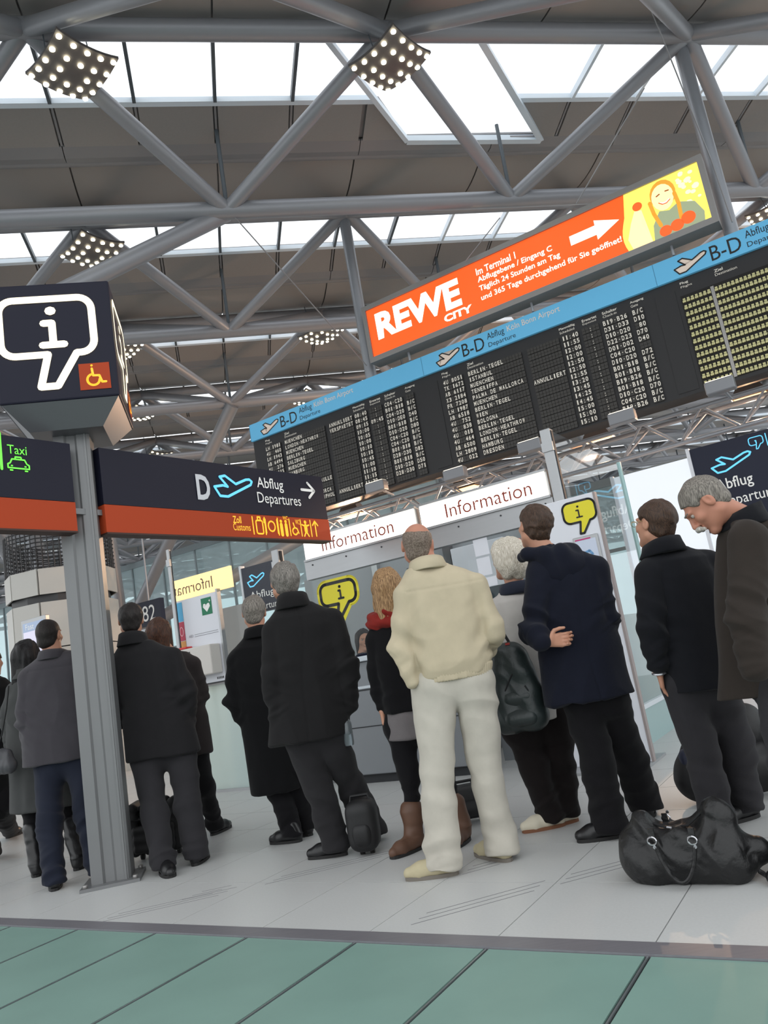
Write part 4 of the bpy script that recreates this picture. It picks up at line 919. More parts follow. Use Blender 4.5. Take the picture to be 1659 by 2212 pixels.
# lift tower with wire cage on top
TC = atd(140, 1340, 14.5); TC[2] = 0
e = empty('lift_tower', TC, label='cream panelled lift tower with a dark wire cage top behind the info pylon', cat='lift tower')
m_crm = mat('cream_tower_panel', (186, 184, 178), rough=.5); m_cage = mat('dark_wire_cage', (54, 54, 56), rough=.5); NP, RT_ = 10, .95
def ring(k, r, z): t = 2*math.pi*(k+.5)/NP; return np.array([math.cos(t)*r, math.sin(t)*r, z])
for k in range(NP):
    for z0, z1 in ((0, 1.2), (1.22, 2.3), (2.32, 3.12), (3.26, 3.72)):
        b = MB(); p, q = ring(k, RT_, 0), ring(k+1, RT_, 0); d = q-p; p, q = p+d*.012, q-d*.012; n_ = (p+q)/np.linalg.norm(p+q)*.03
        b.slab([p+eZ*z0, q+eZ*z0, q+eZ*z1, p+eZ*z1], n_); b.build('tower_panel', m_crm, e)
b = MB(); b.tube([(0, 0, 0), (0, 0, 3.7)], RT_*.93, 10); b.build('tower_core', m_cage, e)
for i in range(10): b = MB(); b.tube([ring(k, RT_+.02, 3.75+i*.075) for k in range(NP)]+[ring(0, RT_+.02, 3.75+i*.075)], .012, 4); b.build('cage_hoop', m_cage, e)
for i in range(60):
    t = 2*math.pi*i/60; p = np.array([math.cos(t), math.sin(t), 0])*(RT_-.0); rod('cage_bar', p+eZ*3.72, p+eZ*4.45, .012, m_cage, e, n=4)
# information screen
FM = Face(AB(0, 7.6, 0), -eA)
x0, y1 = FM.px(45, 1345); x1, y0 = FM.px(103, 1400)
e = empty('info_screen', FM.P((x0+x1)/2, y0, 0), label='pale lit information screen in a silver frame beside the lift tower', cat='screen'); R = rel(FM, e)
boxo(R, x0, x1, y0-.15, y1+.02, -.08, 0, 'frame', m_bmet, e, bev=.01); rect(R, x0+.05, x1-.05, y0-.1, y1-.04, .003, 'display', emission('pale_screen', (206, 204, 224), .6), e)
rect(R, x0+.05, x1-.05, y1-.18, y1-.04, .005, 'display_band', emission('grey_blue_screen', (150, 168, 196), .5), e); text(R, 'Fast', x0+.12, y1-.15, x0+.34, y1-.06, .007, m_white, e)
rod('stand', R.P((x0+x1)/2, -.0, -.05), R.P((x0+x1)/2, y0-.15, -.05), .04, m_bmet, e)
# branching roof columns
m_col = mat('grey_column_tube', (134, 136, 140), rough=.45, metal=.3)
def tree(base, D, tips, label, r=.15):
    bp = atd(*base, D); e = empty('branching_column', (bp[0], bp[1], 0), label=label, cat='column', group='tree-like roof columns'); off = np.array(e.location)
    rod('trunk', (0, 0, 0), bp-off, r*1.25, m_col, e)
    for q, D1, rr in tips: rod('branch', bp-off, atd(*q, D1)-off, rr, m_col, e)
tree((112, 1350), 17.0, [((-60, 1055), 15, .19), ((66, 1120), 18, .17)], 'grey branching steel column behind the lift tower')
tree((270, 1378), 20.0, [((502, 875), 17.1, .15), ((700, 1135), 20.5, .17), ((215, 1000), 19, .14)], 'grey branching steel column behind the gate sign')
rod('slanted_roof_tube', atd(488, 460, 9.9), atd(60, 668, 9.0), .125, m_tube, None, label='slanted steel tube crossing in front of the spotlight plate above the cube', cat='steel tube')
# ================================================================== PEOPLE: signed-distance modelling, one skin per garment
def seg_d(X, Y, Z, p, q, r0, r1):
    d = q-p; L2 = max(float(d@d), 1e-9)
    t = np.clip(((X-p[0])*d[0]+(Y-p[1])*d[1]+(Z-p[2])*d[2])/L2, 0, 1)
    return np.sqrt((X-p[0]-t*d[0])**2+(Y-p[1]-t*d[1])**2+(Z-p[2]-t*d[2])**2) - (r0+(r1-r0)*t)
class SDF:
    def __init__(s, lo, hi, h):
        s.lo = np.asarray(lo, float)-2*h; s.h = h; n = np.ceil((np.asarray(hi)+2*h-s.lo)/h).astype(int)+1; s.n = n
        s.x = (s.lo[0]+np.arange(n[0])*h).astype(np.float32); s.y = (s.lo[1]+np.arange(n[1])*h).astype(np.float32); s.z = (s.lo[2]+np.arange(n[2])*h).astype(np.float32)
        s.f = np.full(tuple(n), .2, np.float32)
    def sl(s, lo, hi, m=.06):
        i0 = np.clip(np.floor((np.asarray(lo)-m-s.lo)/s.h).astype(int), 0, s.n); i1 = np.clip(np.ceil((np.asarray(hi)+m-s.lo)/s.h).astype(int)+1, 0, s.n)
        return tuple(slice(a, b) for a, b in zip(i0, i1))
    def grid(s, sl): return s.x[sl[0]][:, None, None], s.y[sl[1]][None, :, None], s.z[sl[2]][None, None, :]
    def mix(s, sl, d, k, op='u'):
        a = s.f[sl]
        if op == 'u':
            if k > 0:
                hh = np.maximum(k-np.abs(a-d), 0)/k; s.f[sl] = np.minimum(a, d)-hh*hh*k*.25
            else: s.f[sl] = np.minimum(a, d)
        elif op == 's':
            d = -d; hh = np.maximum(k-np.abs(a-d), 0)/max(k, 1e-6); s.f[sl] = np.maximum(a, d)+hh*hh*k*.25
        elif op == 'i': s.f[sl] = np.maximum(a, d)
        return s
    def cone(s, p, q, r0, r1, k=.03, op='u'):
        p, q = np.asarray(p, float), np.asarray(q, float); r = max(r0, r1); sl = s.sl(np.minimum(p, q)-r, np.maximum(p, q)+r)
        return s.mix(sl, seg_d(*s.grid(sl), p, q, r0, r1), k, op)
    def ell(s, c, r, k=.02, op='u', R=None):
        c = np.asarray(c, float); r = np.asarray(r, float); m = max(r) if R is not None else r; sl = s.sl(c-m, c+m); X, Y, Z = s.grid(sl); X, Y, Z = X-c[0], Y-c[1], Z-c[2]
        if R is not None: X, Y, Z = [R[0][i]*X+R[1][i]*Y+R[2][i]*Z for i in range(3)]
        k0 = np.sqrt((X/r[0])**2+(Y/r[1])**2+(Z/r[2])**2); k1 = np.sqrt((X/r[0]**2)**2+(Y/r[1]**2)**2+(Z/r[2]**2)**2)
        return s.mix(sl, k0*(k0-1)/np.maximum(k1, 1e-6), k, op)
    def loft(s, st, lat, k=.0, p=2.3):
        """st: (centre, a, b) top to bottom; lat: unit lateral vector in the ground plane"""
        st = sorted(st, key=lambda q: q[0][2]); zz = [q[0][2] for q in st]; Z = s.z
        def I(v): return np.interp(Z, zz, v).astype(np.float32)[None, None, :]
        def sm(v): return v
        cx, cy, a, b = I([q[0][0] for q in st]), I([q[0][1] for q in st]), I([q[1] for q in st]), I([q[2] for q in st])
        X, Y = s.x[:, None, None]-cx, s.y[None, :, None]-cy
        u, v = np.abs(X*lat[0]+Y*lat[1]), np.abs(-X*lat[1]+Y*lat[0])
        d = (((u/a)**p+(v/b)**p)**(1/p)-1)*np.minimum(a, b)
        d = np.maximum(d, np.maximum(Z-zz[-1], zz[0]-Z)[None, None, :]); sl = (slice(None),)*3
        return s.mix(sl, d.astype(np.float32), k)
    def half(s, n, c):
        """keep n.x <= c"""
        X, Y, Z = s.grid((slice(None),)*3); return s.mix((slice(None),)*3, n[0]*X+n[1]*Y+n[2]*Z-c, 0, 'i')
    def mesh(s):
        f = s.f; f[0] = f[-1] = .2; f[:, 0] = f[:, -1] = .2; f[:, :, 0] = f[:, :, -1] = .2
        S = f < 0; c = np.zeros(tuple(np.array(f.shape)-1), np.int8)
        for i in (0, 1):
            for j in (0, 1):
                for k in (0, 1): c += S[i:f.shape[0]-1+i, j:f.shape[1]-1+j, k:f.shape[2]-1+k]
        I, J, K = np.nonzero((c > 0) & (c < 8)); idx = np.full(c.shape, -1, np.int32); idx[I, J, K] = np.arange(len(I))
        acc = np.zeros((len(I), 3)); cnt = np.zeros(len(I))
        cor = [(i, j, k) for i in (0, 1) for j in (0, 1) for k in (0, 1)]
        val = {q: f[I+q[0], J+q[1], K+q[2]] for q in cor}
        for q in cor:
            for ax in range(3):
                if q[ax]: continue
                r = list(q); r[ax] = 1; r = tuple(r); a, b = val[q], val[r]; m = (a < 0) != (b < 0); t = np.where(m, a/np.where(m, a-b, 1), 0)
                p = np.array(q, float)[None, :].repeat(len(I), 0); p[:, ax] += t; acc += p*m[:, None]; cnt += m
        V = (np.stack([I, J, K], 1)+acc/cnt[:, None])*s.h+s.lo; Q = []
        for ax in range(3):
            u, w = (ax+1) % 3, (ax+2) % 3; a = [slice(1, -1)]*3; b = [slice(1, -1)]*3; a[ax] = slice(0, -1); b[ax] = slice(1, None)
            A, Bv = S[tuple(a)], S[tuple(b)]
            for sgn_ in (0, 1):
                e = np.stack(np.nonzero((A & ~Bv) if sgn_ == 0 else (~A & Bv)), 1)
                if not len(e): continue
                e[:, u] += 1; e[:, w] += 1
                def g(du, dw):
                    t = e.copy(); t[:, u] += du; t[:, w] += dw; return idx[t[:, 0], t[:, 1], t[:, 2]]
                q = np.stack([g(-1, -1), g(0, -1), g(0, 0), g(-1, 0)], 1); Q.append(q if sgn_ == 0 else q[:, ::-1])
        return V, np.concatenate(Q)
def vnormals(V, Q):
    n = np.cross(V[Q[:, 2]]-V[Q[:, 0]], V[Q[:, 3]]-V[Q[:, 1]]); N = np.zeros_like(V)
    for i in range(4): np.add.at(N, Q[:, i], n)
    return N/np.maximum(np.linalg.norm(N, axis=1, keepdims=True), 1e-12)
def relax(V, Q, it=1, lam=.5):
    E = np.concatenate([Q[:, [0, 1]], Q[:, [1, 2]], Q[:, [2, 3]], Q[:, [3, 0]]])
    for _ in range(it):
        acc = np.zeros_like(V); cnt = np.zeros(len(V)); np.add.at(acc, E[:, 0], V[E[:, 1]]); np.add.at(cnt, E[:, 0], 1); np.add.at(acc, E[:, 1], V[E[:, 0]]); np.add.at(cnt, E[:, 1], 1)
        V = V+(acc/cnt[:, None]-V)*lam
    return V
def sn(P, seed, f=10.0, n=9, st=(1, 1, 1)):
    r = np.random.RandomState(seed); out = np.zeros(len(P)); Ps = P*np.array(st)
    w = np.stack([np.sin(Ps@(r.randn(3)*f*.5)+r.rand()*6) for _ in range(3)], 1)*.35/f*3
    for i in range(n):
        d = r.randn(3); d /= np.linalg.norm(d); out += np.sin((Ps+w)@(d*f*r.uniform(.6, 1.6))+r.rand()*6.28)
    return out/n*1.9
def mesh_obj(name, parts, m, parent=None, smooth=True):
    """parts: list of (V,Q) joined into one mesh"""
    off = 0; vs, qs = [], []
    for V, Q in parts: vs.append(V); qs.append(Q+off); off += len(V)
    V, Q = np.concatenate(vs), np.concatenate(qs); me = bpy.data.meshes.new(name)
    me.vertices.add(len(V)); me.vertices.foreach_set('co', V.astype(np.float32).ravel()); me.loops.add(len(Q)*4); me.loops.foreach_set('vertex_index', Q.astype(np.int32).ravel())
    me.polygons.add(len(Q)); me.polygons.foreach_set('loop_start', np.arange(0, len(Q)*4, 4, dtype=np.int32)); me.update(calc_edges=True)
    if smooth: me.polygons.foreach_set('use_smooth', [True]*len(Q))
    me.validate(); o = bpy.data.objects.new(name, me); me.materials.append(m); return link(o, parent)
def wrinkle(m, scale=9.0, strength=.5, dist=.02, stretch=(1, 1, .55)):
    nt = m.node_tree; b = nt.nodes['Principled BSDF']; tc = nt.nodes.new('ShaderNodeTexCoord'); mp = nt.nodes.new('ShaderNodeMapping'); mp.inputs['Scale'].default_value = stretch
    n = nt.nodes.new('ShaderNodeTexNoise'); n.noise_type = 'RIDGED_MULTIFRACTAL'; n.inputs['Scale'].default_value = scale; n.inputs['Detail'].default_value = 2.5; n.inputs['Distortion'].default_value = .6
    bp = nt.nodes.new('ShaderNodeBump'); bp.inputs['Strength'].default_value = strength; bp.inputs['Distance'].default_value = dist
    nt.links.new(tc.outputs['Object'], mp.inputs[0]); nt.links.new(mp.outputs[0], n.inputs['Vector']); nt.links.new(n.outputs['Fac'], bp.inputs['Height'])
    old = b.inputs['Normal'].links
    if old: nt.links.new(old[0].from_socket, bp.inputs['Normal'])
    nt.links.new(bp.outputs[0], b.inputs['Normal']); return m
def cloth(name, rgb, sheen=.06, bump=.35, bscale=500, var=.12, rough=.9, wr=.35):
    new = name not in MATS; m = mat(name, rgb, rough=rough, var=var, vscale=14, bump=bump, bscale=bscale, spec=.2, sheen=sheen)
    return wrinkle(m, 7.0, wr, .012) if new else m
m_skin = mat('skin', (190, 140, 116), rough=.5, var=.10, vscale=25, spec=.35); m_skin2 = mat('skin_ruddy', (184, 128, 106), rough=.5, var=.10, vscale=25, spec=.35)
m_eye = mat('eye_white', (168, 158, 150), rough=.2); m_iris = mat('dark_iris', (40, 28, 22), rough=.2)
m_blackleather = mat('black_shoe_leather', (20, 20, 22), rough=.35, spec=.5); m_sole = mat('dark_rubber_sole', (26, 25, 25), rough=.7)
U3 = lambda v: np.asarray(v, float)/np.linalg.norm(v)
def head_frame(yaw, pitch, roll):
    y, p, r = map(math.radians, (yaw, pitch, roll))
    f = np.array([math.sin(y)*math.cos(p), math.cos(y)*math.cos(p), math.sin(p)]); rt = np.array([math.cos(y), -math.sin(y), 0]); up = np.cross(rt, f)
    rt, up = rt*math.cos(r)-up*math.sin(r), up*math.cos(r)+rt*math.sin(r)
    return np.stack([rt, f, up])                     # rows: lateral, forward, up
def head_mesh(C, Fm, neck, s=1.0, h=.0055, jaw=1.0):
    g = SDF((-.10, -.16, -.22), (.10, .14, .13), h)
    g.ell((0, -.015, .028), (.076, .097, .088), 0); g.ell((0, .022, -.035), (.062*jaw, .074, .078), .03)
    for sx in (-1, 1):
        g.cone((sx*.050*jaw, .0, -.060), (sx*.012, .068, -.098), .022, .018, .025); g.ell((sx*.040, .066, -.018), (.022, .022, .02), .02)
        g.ell((sx*.032, .101, .012), (.017, .012, .011), .012, 's')
    g.ell((0, .078, -.099), (.022, .02, .018), .02); g.ell((0, .084, .032), (.050, .018, .012), .02)
    g.cone((0, .094, .016), (0, .116, -.024), .008, .013, .012); g.cone((-.013, .103, -.030), (.013, .103, -.030), .008, .008, .008)
    g.ell((0, .095, -.052), (.024, .008, .006), .006); g.ell((0, .093, -.063), (.020, .009, .007), .006)
    for sx in (-1, 1):
        g.ell((sx*.079, -.010, -.002), (.011, .022, .034), .008); g.ell((sx*.090, -.006, .003), (.007, .011, .018), .004, 's')
    nk = Fm@((neck-C)/s)
    g2lo = min(-.22, nk[2]-.02)
    g.cone((0, -.022, -.055), nk*np.array([1, 1, 1]), .054, .060, .03) if nk[2] > -.24 else g.cone((0, -.022, -.055), (nk[0], nk[1], -.215), .054, .060, .03)
    V, Q = g.mesh(); V = relax(V, Q, 1)
    return C+(V*s)@Fm, Q
def hair_mesh(C, Fm, s, kind, seed, h=.0055):
    g = SDF((-.15, -.17, -.34), (.15, .13, .15), h)
    th = {'short': .010, 'crop': .004, 'bald': .004, 'full': .016, 'bob': .030, 'long': .016}.get(kind, .01)
    g.ell((0, -.018, .030), (.076+th, .098+th, .088+th), 0)
    if kind == 'bob':
        g.ell((0, -.045, -.035), (.106, .094, .088), .05); g.ell((0, -.01, .045), (.106, .110, .092), .04)
    if kind == 'long':
        for sx in (-1, 0, 1): g.cone((sx*.045, -.06, -.02), (sx*.055-.01, -.075, -.20), .055, .035, .04)
        for sx in (-1, 1): g.cone((sx*.07, .0, .0), (sx*.085, .02, -.19), .026, .018, .03)
    if kind in ('short', 'crop', 'full', 'bald'):
        g.ell((0, -.055, -.045), (.060, .048, .045), .03)
        lim = {'full': -.098}.get(kind, -.088); g.half((0, 0, -1), -lim)
    if kind in ('short', 'full', 'bald', 'crop'): g.half((0, 1, -.85), .060-.85*.050)
    elif kind == 'bob': g.half((0, 1, -.55), .055-.55*.05); g.half((0, 0, -1), .112)
    else: g.half((0, 1, -.25), .055-.25*.05)
    for sx in (-1, 1):
        if kind not in ('bob', 'long'): g.ell((sx*.085, .012, -.012), (.03, .032, .045), .01, 's')
    if kind == 'bald':
        g.ell((0, .02, .135), (.090, .150, .100), .015, 's')
    V, Q = g.mesh(); N = vnormals(V, Q)
    amp = {'bald': .0012, 'crop': .0015, 'short': .003, 'full': .005, 'bob': .007, 'long': .006}[kind]
    st = (1, 1, .22) if kind in ('bob', 'long') else (1, .6, .5)
    V = V+N*(amp*sn(V, seed, 130, 9, st)+amp*.9*sn(V, seed+5, 55, 7, st))[:, None]
    return C+(V*s)@Fm, Q
def hairmat(name, c1, c2, sc=(60, 60, 7)):
    if name in MATS: return MATS[name]
    m = mat(name, c1, rough=.55, spec=.35); nt = m.node_tree; b = nt.nodes['Principled BSDF']
    tc = nt.nodes.new('ShaderNodeTexCoord'); mp = nt.nodes.new('ShaderNodeMapping'); mp.inputs['Scale'].default_value = sc; n = nt.nodes.new('ShaderNodeTexNoise'); n.inputs['Scale'].default_value = 4; n.inputs['Detail'].default_value = 6
    rp = nt.nodes.new('ShaderNodeValToRGB'); rp.color_ramp.elements[0].position = .35; rp.color_ramp.elements[1].position = .65
    rp.color_ramp.elements[0].color = (*lin(c1), 1); rp.color_ramp.elements[1].color = (*lin(c2), 1)
    nt.links.new(tc.outputs['Object'], mp.inputs[0]); nt.links.new(mp.outputs[0], n.inputs['Vector']); nt.links.new(n.outputs['Fac'], rp.inputs[0]); nt.links.new(rp.outputs[0], b.inputs['Base Color'])
    bp = nt.nodes.new('ShaderNodeBump'); bp.inputs['Strength'].default_value = .7; bp.inputs['Distance'].default_value = .006; nt.links.new(n.outputs['Fac'], bp.inputs['Height']); nt.links.new(bp.outputs[0], b.inputs['Normal'])
    return m
def hand_mesh(W, d, side, curl=.5, thumb=1, h=.004, s=1.0):
    """hand hanging at wrist W along d; side = direction of the thumb edge"""
    d = U3(d); t = U3(np.asarray(side)-d*np.dot(side, d)); n = np.cross(d, t)          # n: palm side
    pts = [W-.12*eZ-.12*np.abs(eZ), W]; lo = W-.20; hi = W+.20; g = SDF(lo, hi, h)
    g.cone(W-d*.015, W+d*.015, .025, .024, 0)
    for k in range(4):
        o = (k-1.5)*.019; p = W+d*.02+t*o*.6; q = W+d*.088+t*o; g.cone(p, q, .014, .0115, .012)
        L = (.034, .040, .043, .038)[k]; cur = curl*(1.0+.12*(3-k)); a = q; ang = 0
        for j, f in enumerate((1.0, .72, .55)):
            ang += cur*(.7 if j == 0 else 1.0); b_ = a+(d*math.cos(ang)+n*math.sin(ang))*L*f; g.cone(a, b_, .0092-.001*j, .0084-.001*j, .004); a = b_
    p = W+d*.030+t*.026; q = p+U3(d*.7+t*.75+n*.25)*.036*thumb; r = q+U3(d*.95+t*.25+n*.35)*.030; e_ = r+U3(d*.95+n*.4)*.024
    g.cone(W+d*.02, p, .016, .014, .012); g.cone(p, q, .013, .0105, .008); g.cone(q, r, .0105, .0095, .004); g.cone(r, e_, .0093, .0075, .003)
    V, Q = g.mesh(); return V, Q
def shoe_meshes(heel, toe, w=.047, hgt=.085, h=.0055, sole=.018, boot=0.0, ank=None):
    d = U3((toe-heel)*np.array([1, 1, 0])); L = float(np.clip(np.linalg.norm((toe-heel)[:2]), .25, .31)); sd_ = np.array([d[1], -d[0], 0]); o = heel*np.array([1, 1, 0])
    P = lambda x, z, y=0: o+d*x*L+sd_*y+eZ*z
    g = SDF(np.minimum(P(0, 0), P(1, 0))-.08, np.maximum(P(0, 0), P(1, 0))+np.array([.08, .08, .17+boot]), h)
    g.cone(P(.12, .042), P(.40, .042), w*.80, w*.82, 0); g.cone(P(.40, .040), P(.70, .034), w*.82, w*.92, .02); g.cone(P(.70, .034), P(.91, .030), w*.90, w*.62, .02)
    g.cone(P(.18, .085), P(.22, hgt+.02), w*.78, w*.82, .03); g.cone(P(.26, hgt), P(.62, .05), w*.62, w*.55, .03)
    if boot: g.cone(P(.20, .09), P(.20, .1+boot) if ank is None else ank, w*1.05, w*1.45, .03)
    g.half((0, 0, -1), -.012); V, Q = g.mesh(); V = relax(V, Q, 1)
    if boot:
        N = vnormals(V, Q); V = V+N*(.004*sn(V, 3, 30, 6, (1, 1, 2.5))*(V[:, 2] > .08))[:, None]
    b = MB(); n = 20; out = []
    for i in range(n):
        t = 2*math.pi*i/n; x = .5-.5*math.cos(t); yy = math.sin(t); ww = w*(.86+.14*x)*(1.02 if abs(yy) > 0 else 1); out.append(P(x*1.0, 0, yy*ww*(abs(yy)**-.35 if abs(yy) > .01 else 0)))
    b.slab([p+eZ*.0 for p in out][::-1] if np.cross(out[1]-out[0], out[2]-out[0])[2] < 0 else out, eZ*sole)
    return (V, Q), b
def collar_mesh(c, lat, rx, ry, hgt, tilt, flare=1.42, th=.012, gap=0.0, n=40, fwd=None):
    """standing band around the neck"""
    lat = np.array([lat[0], lat[1], 0]); fw_ = np.array([-lat[1], lat[0], 0]); V = []
    prof_c = ((1.0, -.01), (1.04, hgt), (1.04+th*.9/rx, hgt+.006), (1.10+th/rx, hgt*.55), (flare, -.012), (flare-.06, -.020), (1.10, hgt*.3)) if flare > 1.2 else ((1.0-th/rx, -.01), (flare-th/rx, hgt), (flare, hgt), (1.0, -.01))
    m_c = len(prof_c)
    for i in range(n):
        t = 2*math.pi*i/n; back = .5-.5*math.sin(t)
        for (r, z) in prof_c: V.append(c+lat*math.cos(t)*rx*r+fw_*math.sin(t)*ry*r+eZ*(z*(.6+.4*back)+tilt*back))
    Q = []
    for i in range(n):
        for k in range(m_c): Q.append((i*m_c+k, i*m_c+(k+1) % m_c, ((i+1) % n)*m_c+(k+1) % m_c, ((i+1) % n)*m_c+k))
    V, Q = np.array(V), np.array(Q); N = vnormals(V, Q); return V+N*(.003*sn(V, 5, 40, 6))[:, None], Q
def folded(V, Q, seed, amp, joints=(), zhem=None, st=(1, 1, .28), f=26):
    N = vnormals(V, Q); a = sn(V, seed, f, 9, st); r = 1-2*np.abs(sn(V, seed+3, f*.7, 7, (1, 1, .45))); d = 1.5*amp*(.5*a+.5*r)
    if zhem is not None:
        t = np.clip((zhem[0]-V[:, 2])/(zhem[0]-zhem[1]), 0, 1); d *= .45+.75*t
    for i, (p, ax, A, wl, R) in enumerate(joints):
        ax = U3(ax); v = V-p; dist = np.linalg.norm(v, axis=1); win = np.exp(-(dist/R)**2); m_ = win > .02
        e_ = U3(np.cross(ax, [.3, .9, .2])); s_ = v@ax+.35*(v@e_)*(1 if i % 2 else -1); t_ = v-np.outer(v@ax, ax); q = (np.outer(s_, ax)/wl+t_*(.30/wl))[m_]
        n1 = sn(q, seed+31+i, 3.4, 7); n2 = sn(q, seed+57+i, 2.2, 6); d[m_] += 1.9*A*win[m_]*(.5*n1+.9*(.45-np.abs(n2)))
    return V+N*d[:, None]
def person(label, D, yaw, top, neck, st, armL, armR, legL, legR, coat, trou, shoes, hair, hyaw=0, hpitch=0, hroll=0, hs=1.0, skin=None, hands=('', ''), seed=1, h=.009, collar=None, boots=0.0, trou_r=(.098, .072, .076), amp=.007, smat=None, jaw=1.0, yoke=None, backseam=False, name='person', k_arm=.010, hh=.0055, gm=None):
    skin = skin or m_skin; smat = smat or (m_blackleather, m_sole)
    P = lambda q: atd(q[0], q[1], D+(q[2] if len(q) > 2 else 0))
    y = math.radians(yaw); lat = np.array([math.cos(y), -math.sin(y)]); lat3 = np.array([lat[0], lat[1], 0]); fwd = np.array([math.sin(y), math.cos(y), 0])
    Fm = head_frame(yaw+hyaw, hpitch, hroll); T = P(top); C = T-Fm[2]*.117*hs; NK = P(neck)
    root = None; parts = []
    parts.append(head_mesh(C, Fm, NK, hs, hh, jaw))
    # legs
    legs = []
    for q in (legL, legR):
        if q is None: legs.append(None); continue
        hip, knee, heel, toe = q; G, Tt = ground(*heel), ground(*toe); hp = P(hip); d_ = U3((Tt-G)*np.array([1, 1, 0])); an = G+d_*.065+eZ*.085
        kz = P(knee); tk = np.clip((hp[2]-kz[2])/(hp[2]-an[2]), .2, .8); kd = hp[1]*(1-tk)+an[1]*tk; kn = atd(knee[0], knee[1], kd); legs.append((hp, kn, an, G, Tt))
    arms = []
    for q in (armL, armR):
        arms.append(None if q is None else [P(v[:3]) for v in q])
    stn = []
    for (l, r, b_) in st:
        L_, R_ = P(l), P(r); c = (L_+R_)/2; a = np.linalg.norm((R_-L_)[:2])/2
        if len(l) < 3: c = c
        stn.append((c, a, b_))
    ztop = stn[0][0][2]; zhem = stn[-1][0][2]
    # ---- hidden body inside the clothes, coarse
    allp = [c for c, _, _ in stn]+[p for A in arms if A for p in A]+[p for L in legs if L for p in L[:3]]
    lo, hi = np.min(allp, 0)-.2, np.max(allp, 0)+.2; g = SDF(lo, hi, .02)
    cs = [c for c, _, _ in stn]
    g.loft([(c, max(a*.72, .03), b_*.68) for c, a, b_ in stn if True], lat, 0)
    if legs[0] or legs[1]:
        for L in legs:
            if L: kr_ = min(.042, trou_r[1]-.014); g.cone(L[0], L[1], min(.062, trou_r[0]-.02), kr_, .03); g.cone(L[1], L[2], kr_, max(.012, min(.028, trou_r[2]-.014)), .02)
    for A in arms:
        if A: g.cone(A[0], A[1], .036, .03, .03); g.cone(A[1], A[2], .03, .02, .02)
    g.cone(cs[0], NK, .05, .045, .03); parts.append(g.mesh())
    for A, hd in zip(arms, hands):
        if A and hd:
            dr, sdv, cu = hd; parts.append(hand_mesh(A[2]+(U3(A[2]-A[1])*.02 if dr is None else U3(dr)*.03), dr if dr is not None else A[2]-A[1], sdv, cu))
    root = mesh_obj(name, parts, skin); tag(root, label, 'person', 'people watching the departure board')
    # ---- eyes
    for sx in (-1, 1):
        cpos = C+(np.array([sx*.031, .0815, .012])*hs)@Fm; b = MB(); r = .0108*hs
        vs, fs = [], []
        for i in range(7):
            for k in range(10):
                ph, th = math.pi*i/6, 2*math.pi*k/10; vs.append(cpos+r*np.array([math.sin(ph)*math.cos(th), math.sin(ph)*math.sin(th), math.cos(ph)]))
        for i in range(6):
            for k in range(10): fs.append((i*10+k, (i+1)*10+k, (i+1)*10+(k+1) % 10, i*10+(k+1) % 10))
        b.add(vs, fs); ey = b.build('eye', m_eye, root, smooth=True); fwd_ = Fm[1]*.0066*hs
        b2 = MB(); b2.add([cpos+fwd_+(np.array(v)-cpos)*.5 for v in vs], fs); b2.build('iris', m_iris, ey, smooth=True)
    if hair:
        kind, hm = hair; mesh_obj('hair', [hair_mesh(C, Fm, hs, kind, seed+11)], hm, root)
    # ---- coat
    lo = np.min([c-np.array([a, a, 0]) for c, a, _ in stn]+[p-.1 for A in arms if A for p in A], 0)-.06; hi = np.max([c+np.array([a, a, 0]) for c, a, _ in stn]+[p+.1 for A in arms if A for p in A], 0)+.06
    lo[2] = min(zhem, min([A[2][2] for A in arms if A]+[9])-.06)-.02; g = SDF(lo, hi, h)
    g.loft(stn, lat, 0)
    js = []
    for q, A in zip((armL, armR), arms):
        if not A: continue
        r = [v[3] for v in q]; g.cone(A[0], A[1], r[0], r[1], k_arm); g.cone(A[1], A[2], r[1], r[2], .02)
        g.cone(A[0], NK-eZ*.03, r[0]*.80, .055, .04)
        js.append((A[1], A[2]-A[0], .013, .06, .14)); js.append((A[2]-U3(A[2]-A[1])*.05, A[2]-A[1], .010, .045, .09)); js.append((A[0]*.7+A[1]*.3, lat3*.8+(A[1]-A[0]), .010, .09, .13))
    V, Q = g.mesh(); V = relax(V, Q, 1); V = folded(V, Q, seed, amp, js, (ztop, zhem))
    if backseam:
        N = vnormals(V, Q); cxy = np.stack([np.interp(V[:, 2], [q[0][2] for q in stn][::-1], [q[0][i] for q in stn][::-1]) for i in (0, 1)], 1); w_ = V[:, :2]-cxy; u_ = w_@lat+.012*sn(V, seed+71, 5, 5); bk = (w_@fwd[:2]) < 0
        V = V-N*((.0045*np.exp(-(u_/.008)**2))*bk)[:, None]
    if yoke is not None:
        N = vnormals(V, Q); zz_ = V[:, 2]-yoke-.12*((V[:, 0]-stn[1][0][0]))**2; V = V-N*(.004*np.exp(-(zz_/.007)**2)*(np.linalg.norm(V[:, :2]-stn[2][0][:2], axis=1) < .22))[:, None]
    mesh_obj('coat' if gm is None else gm, [(V, Q)], coat, root)
    if collar:
        rx, ry, hg, tl, cm = collar[:5]; mesh_obj('collar', [collar_mesh(NK+eZ*(-.045)-fwd*.005, lat, rx, ry, hg, tl, *(collar[5:]))], cm, root)
    # ---- trousers and shoes
    L0 = [L for L in legs if L]
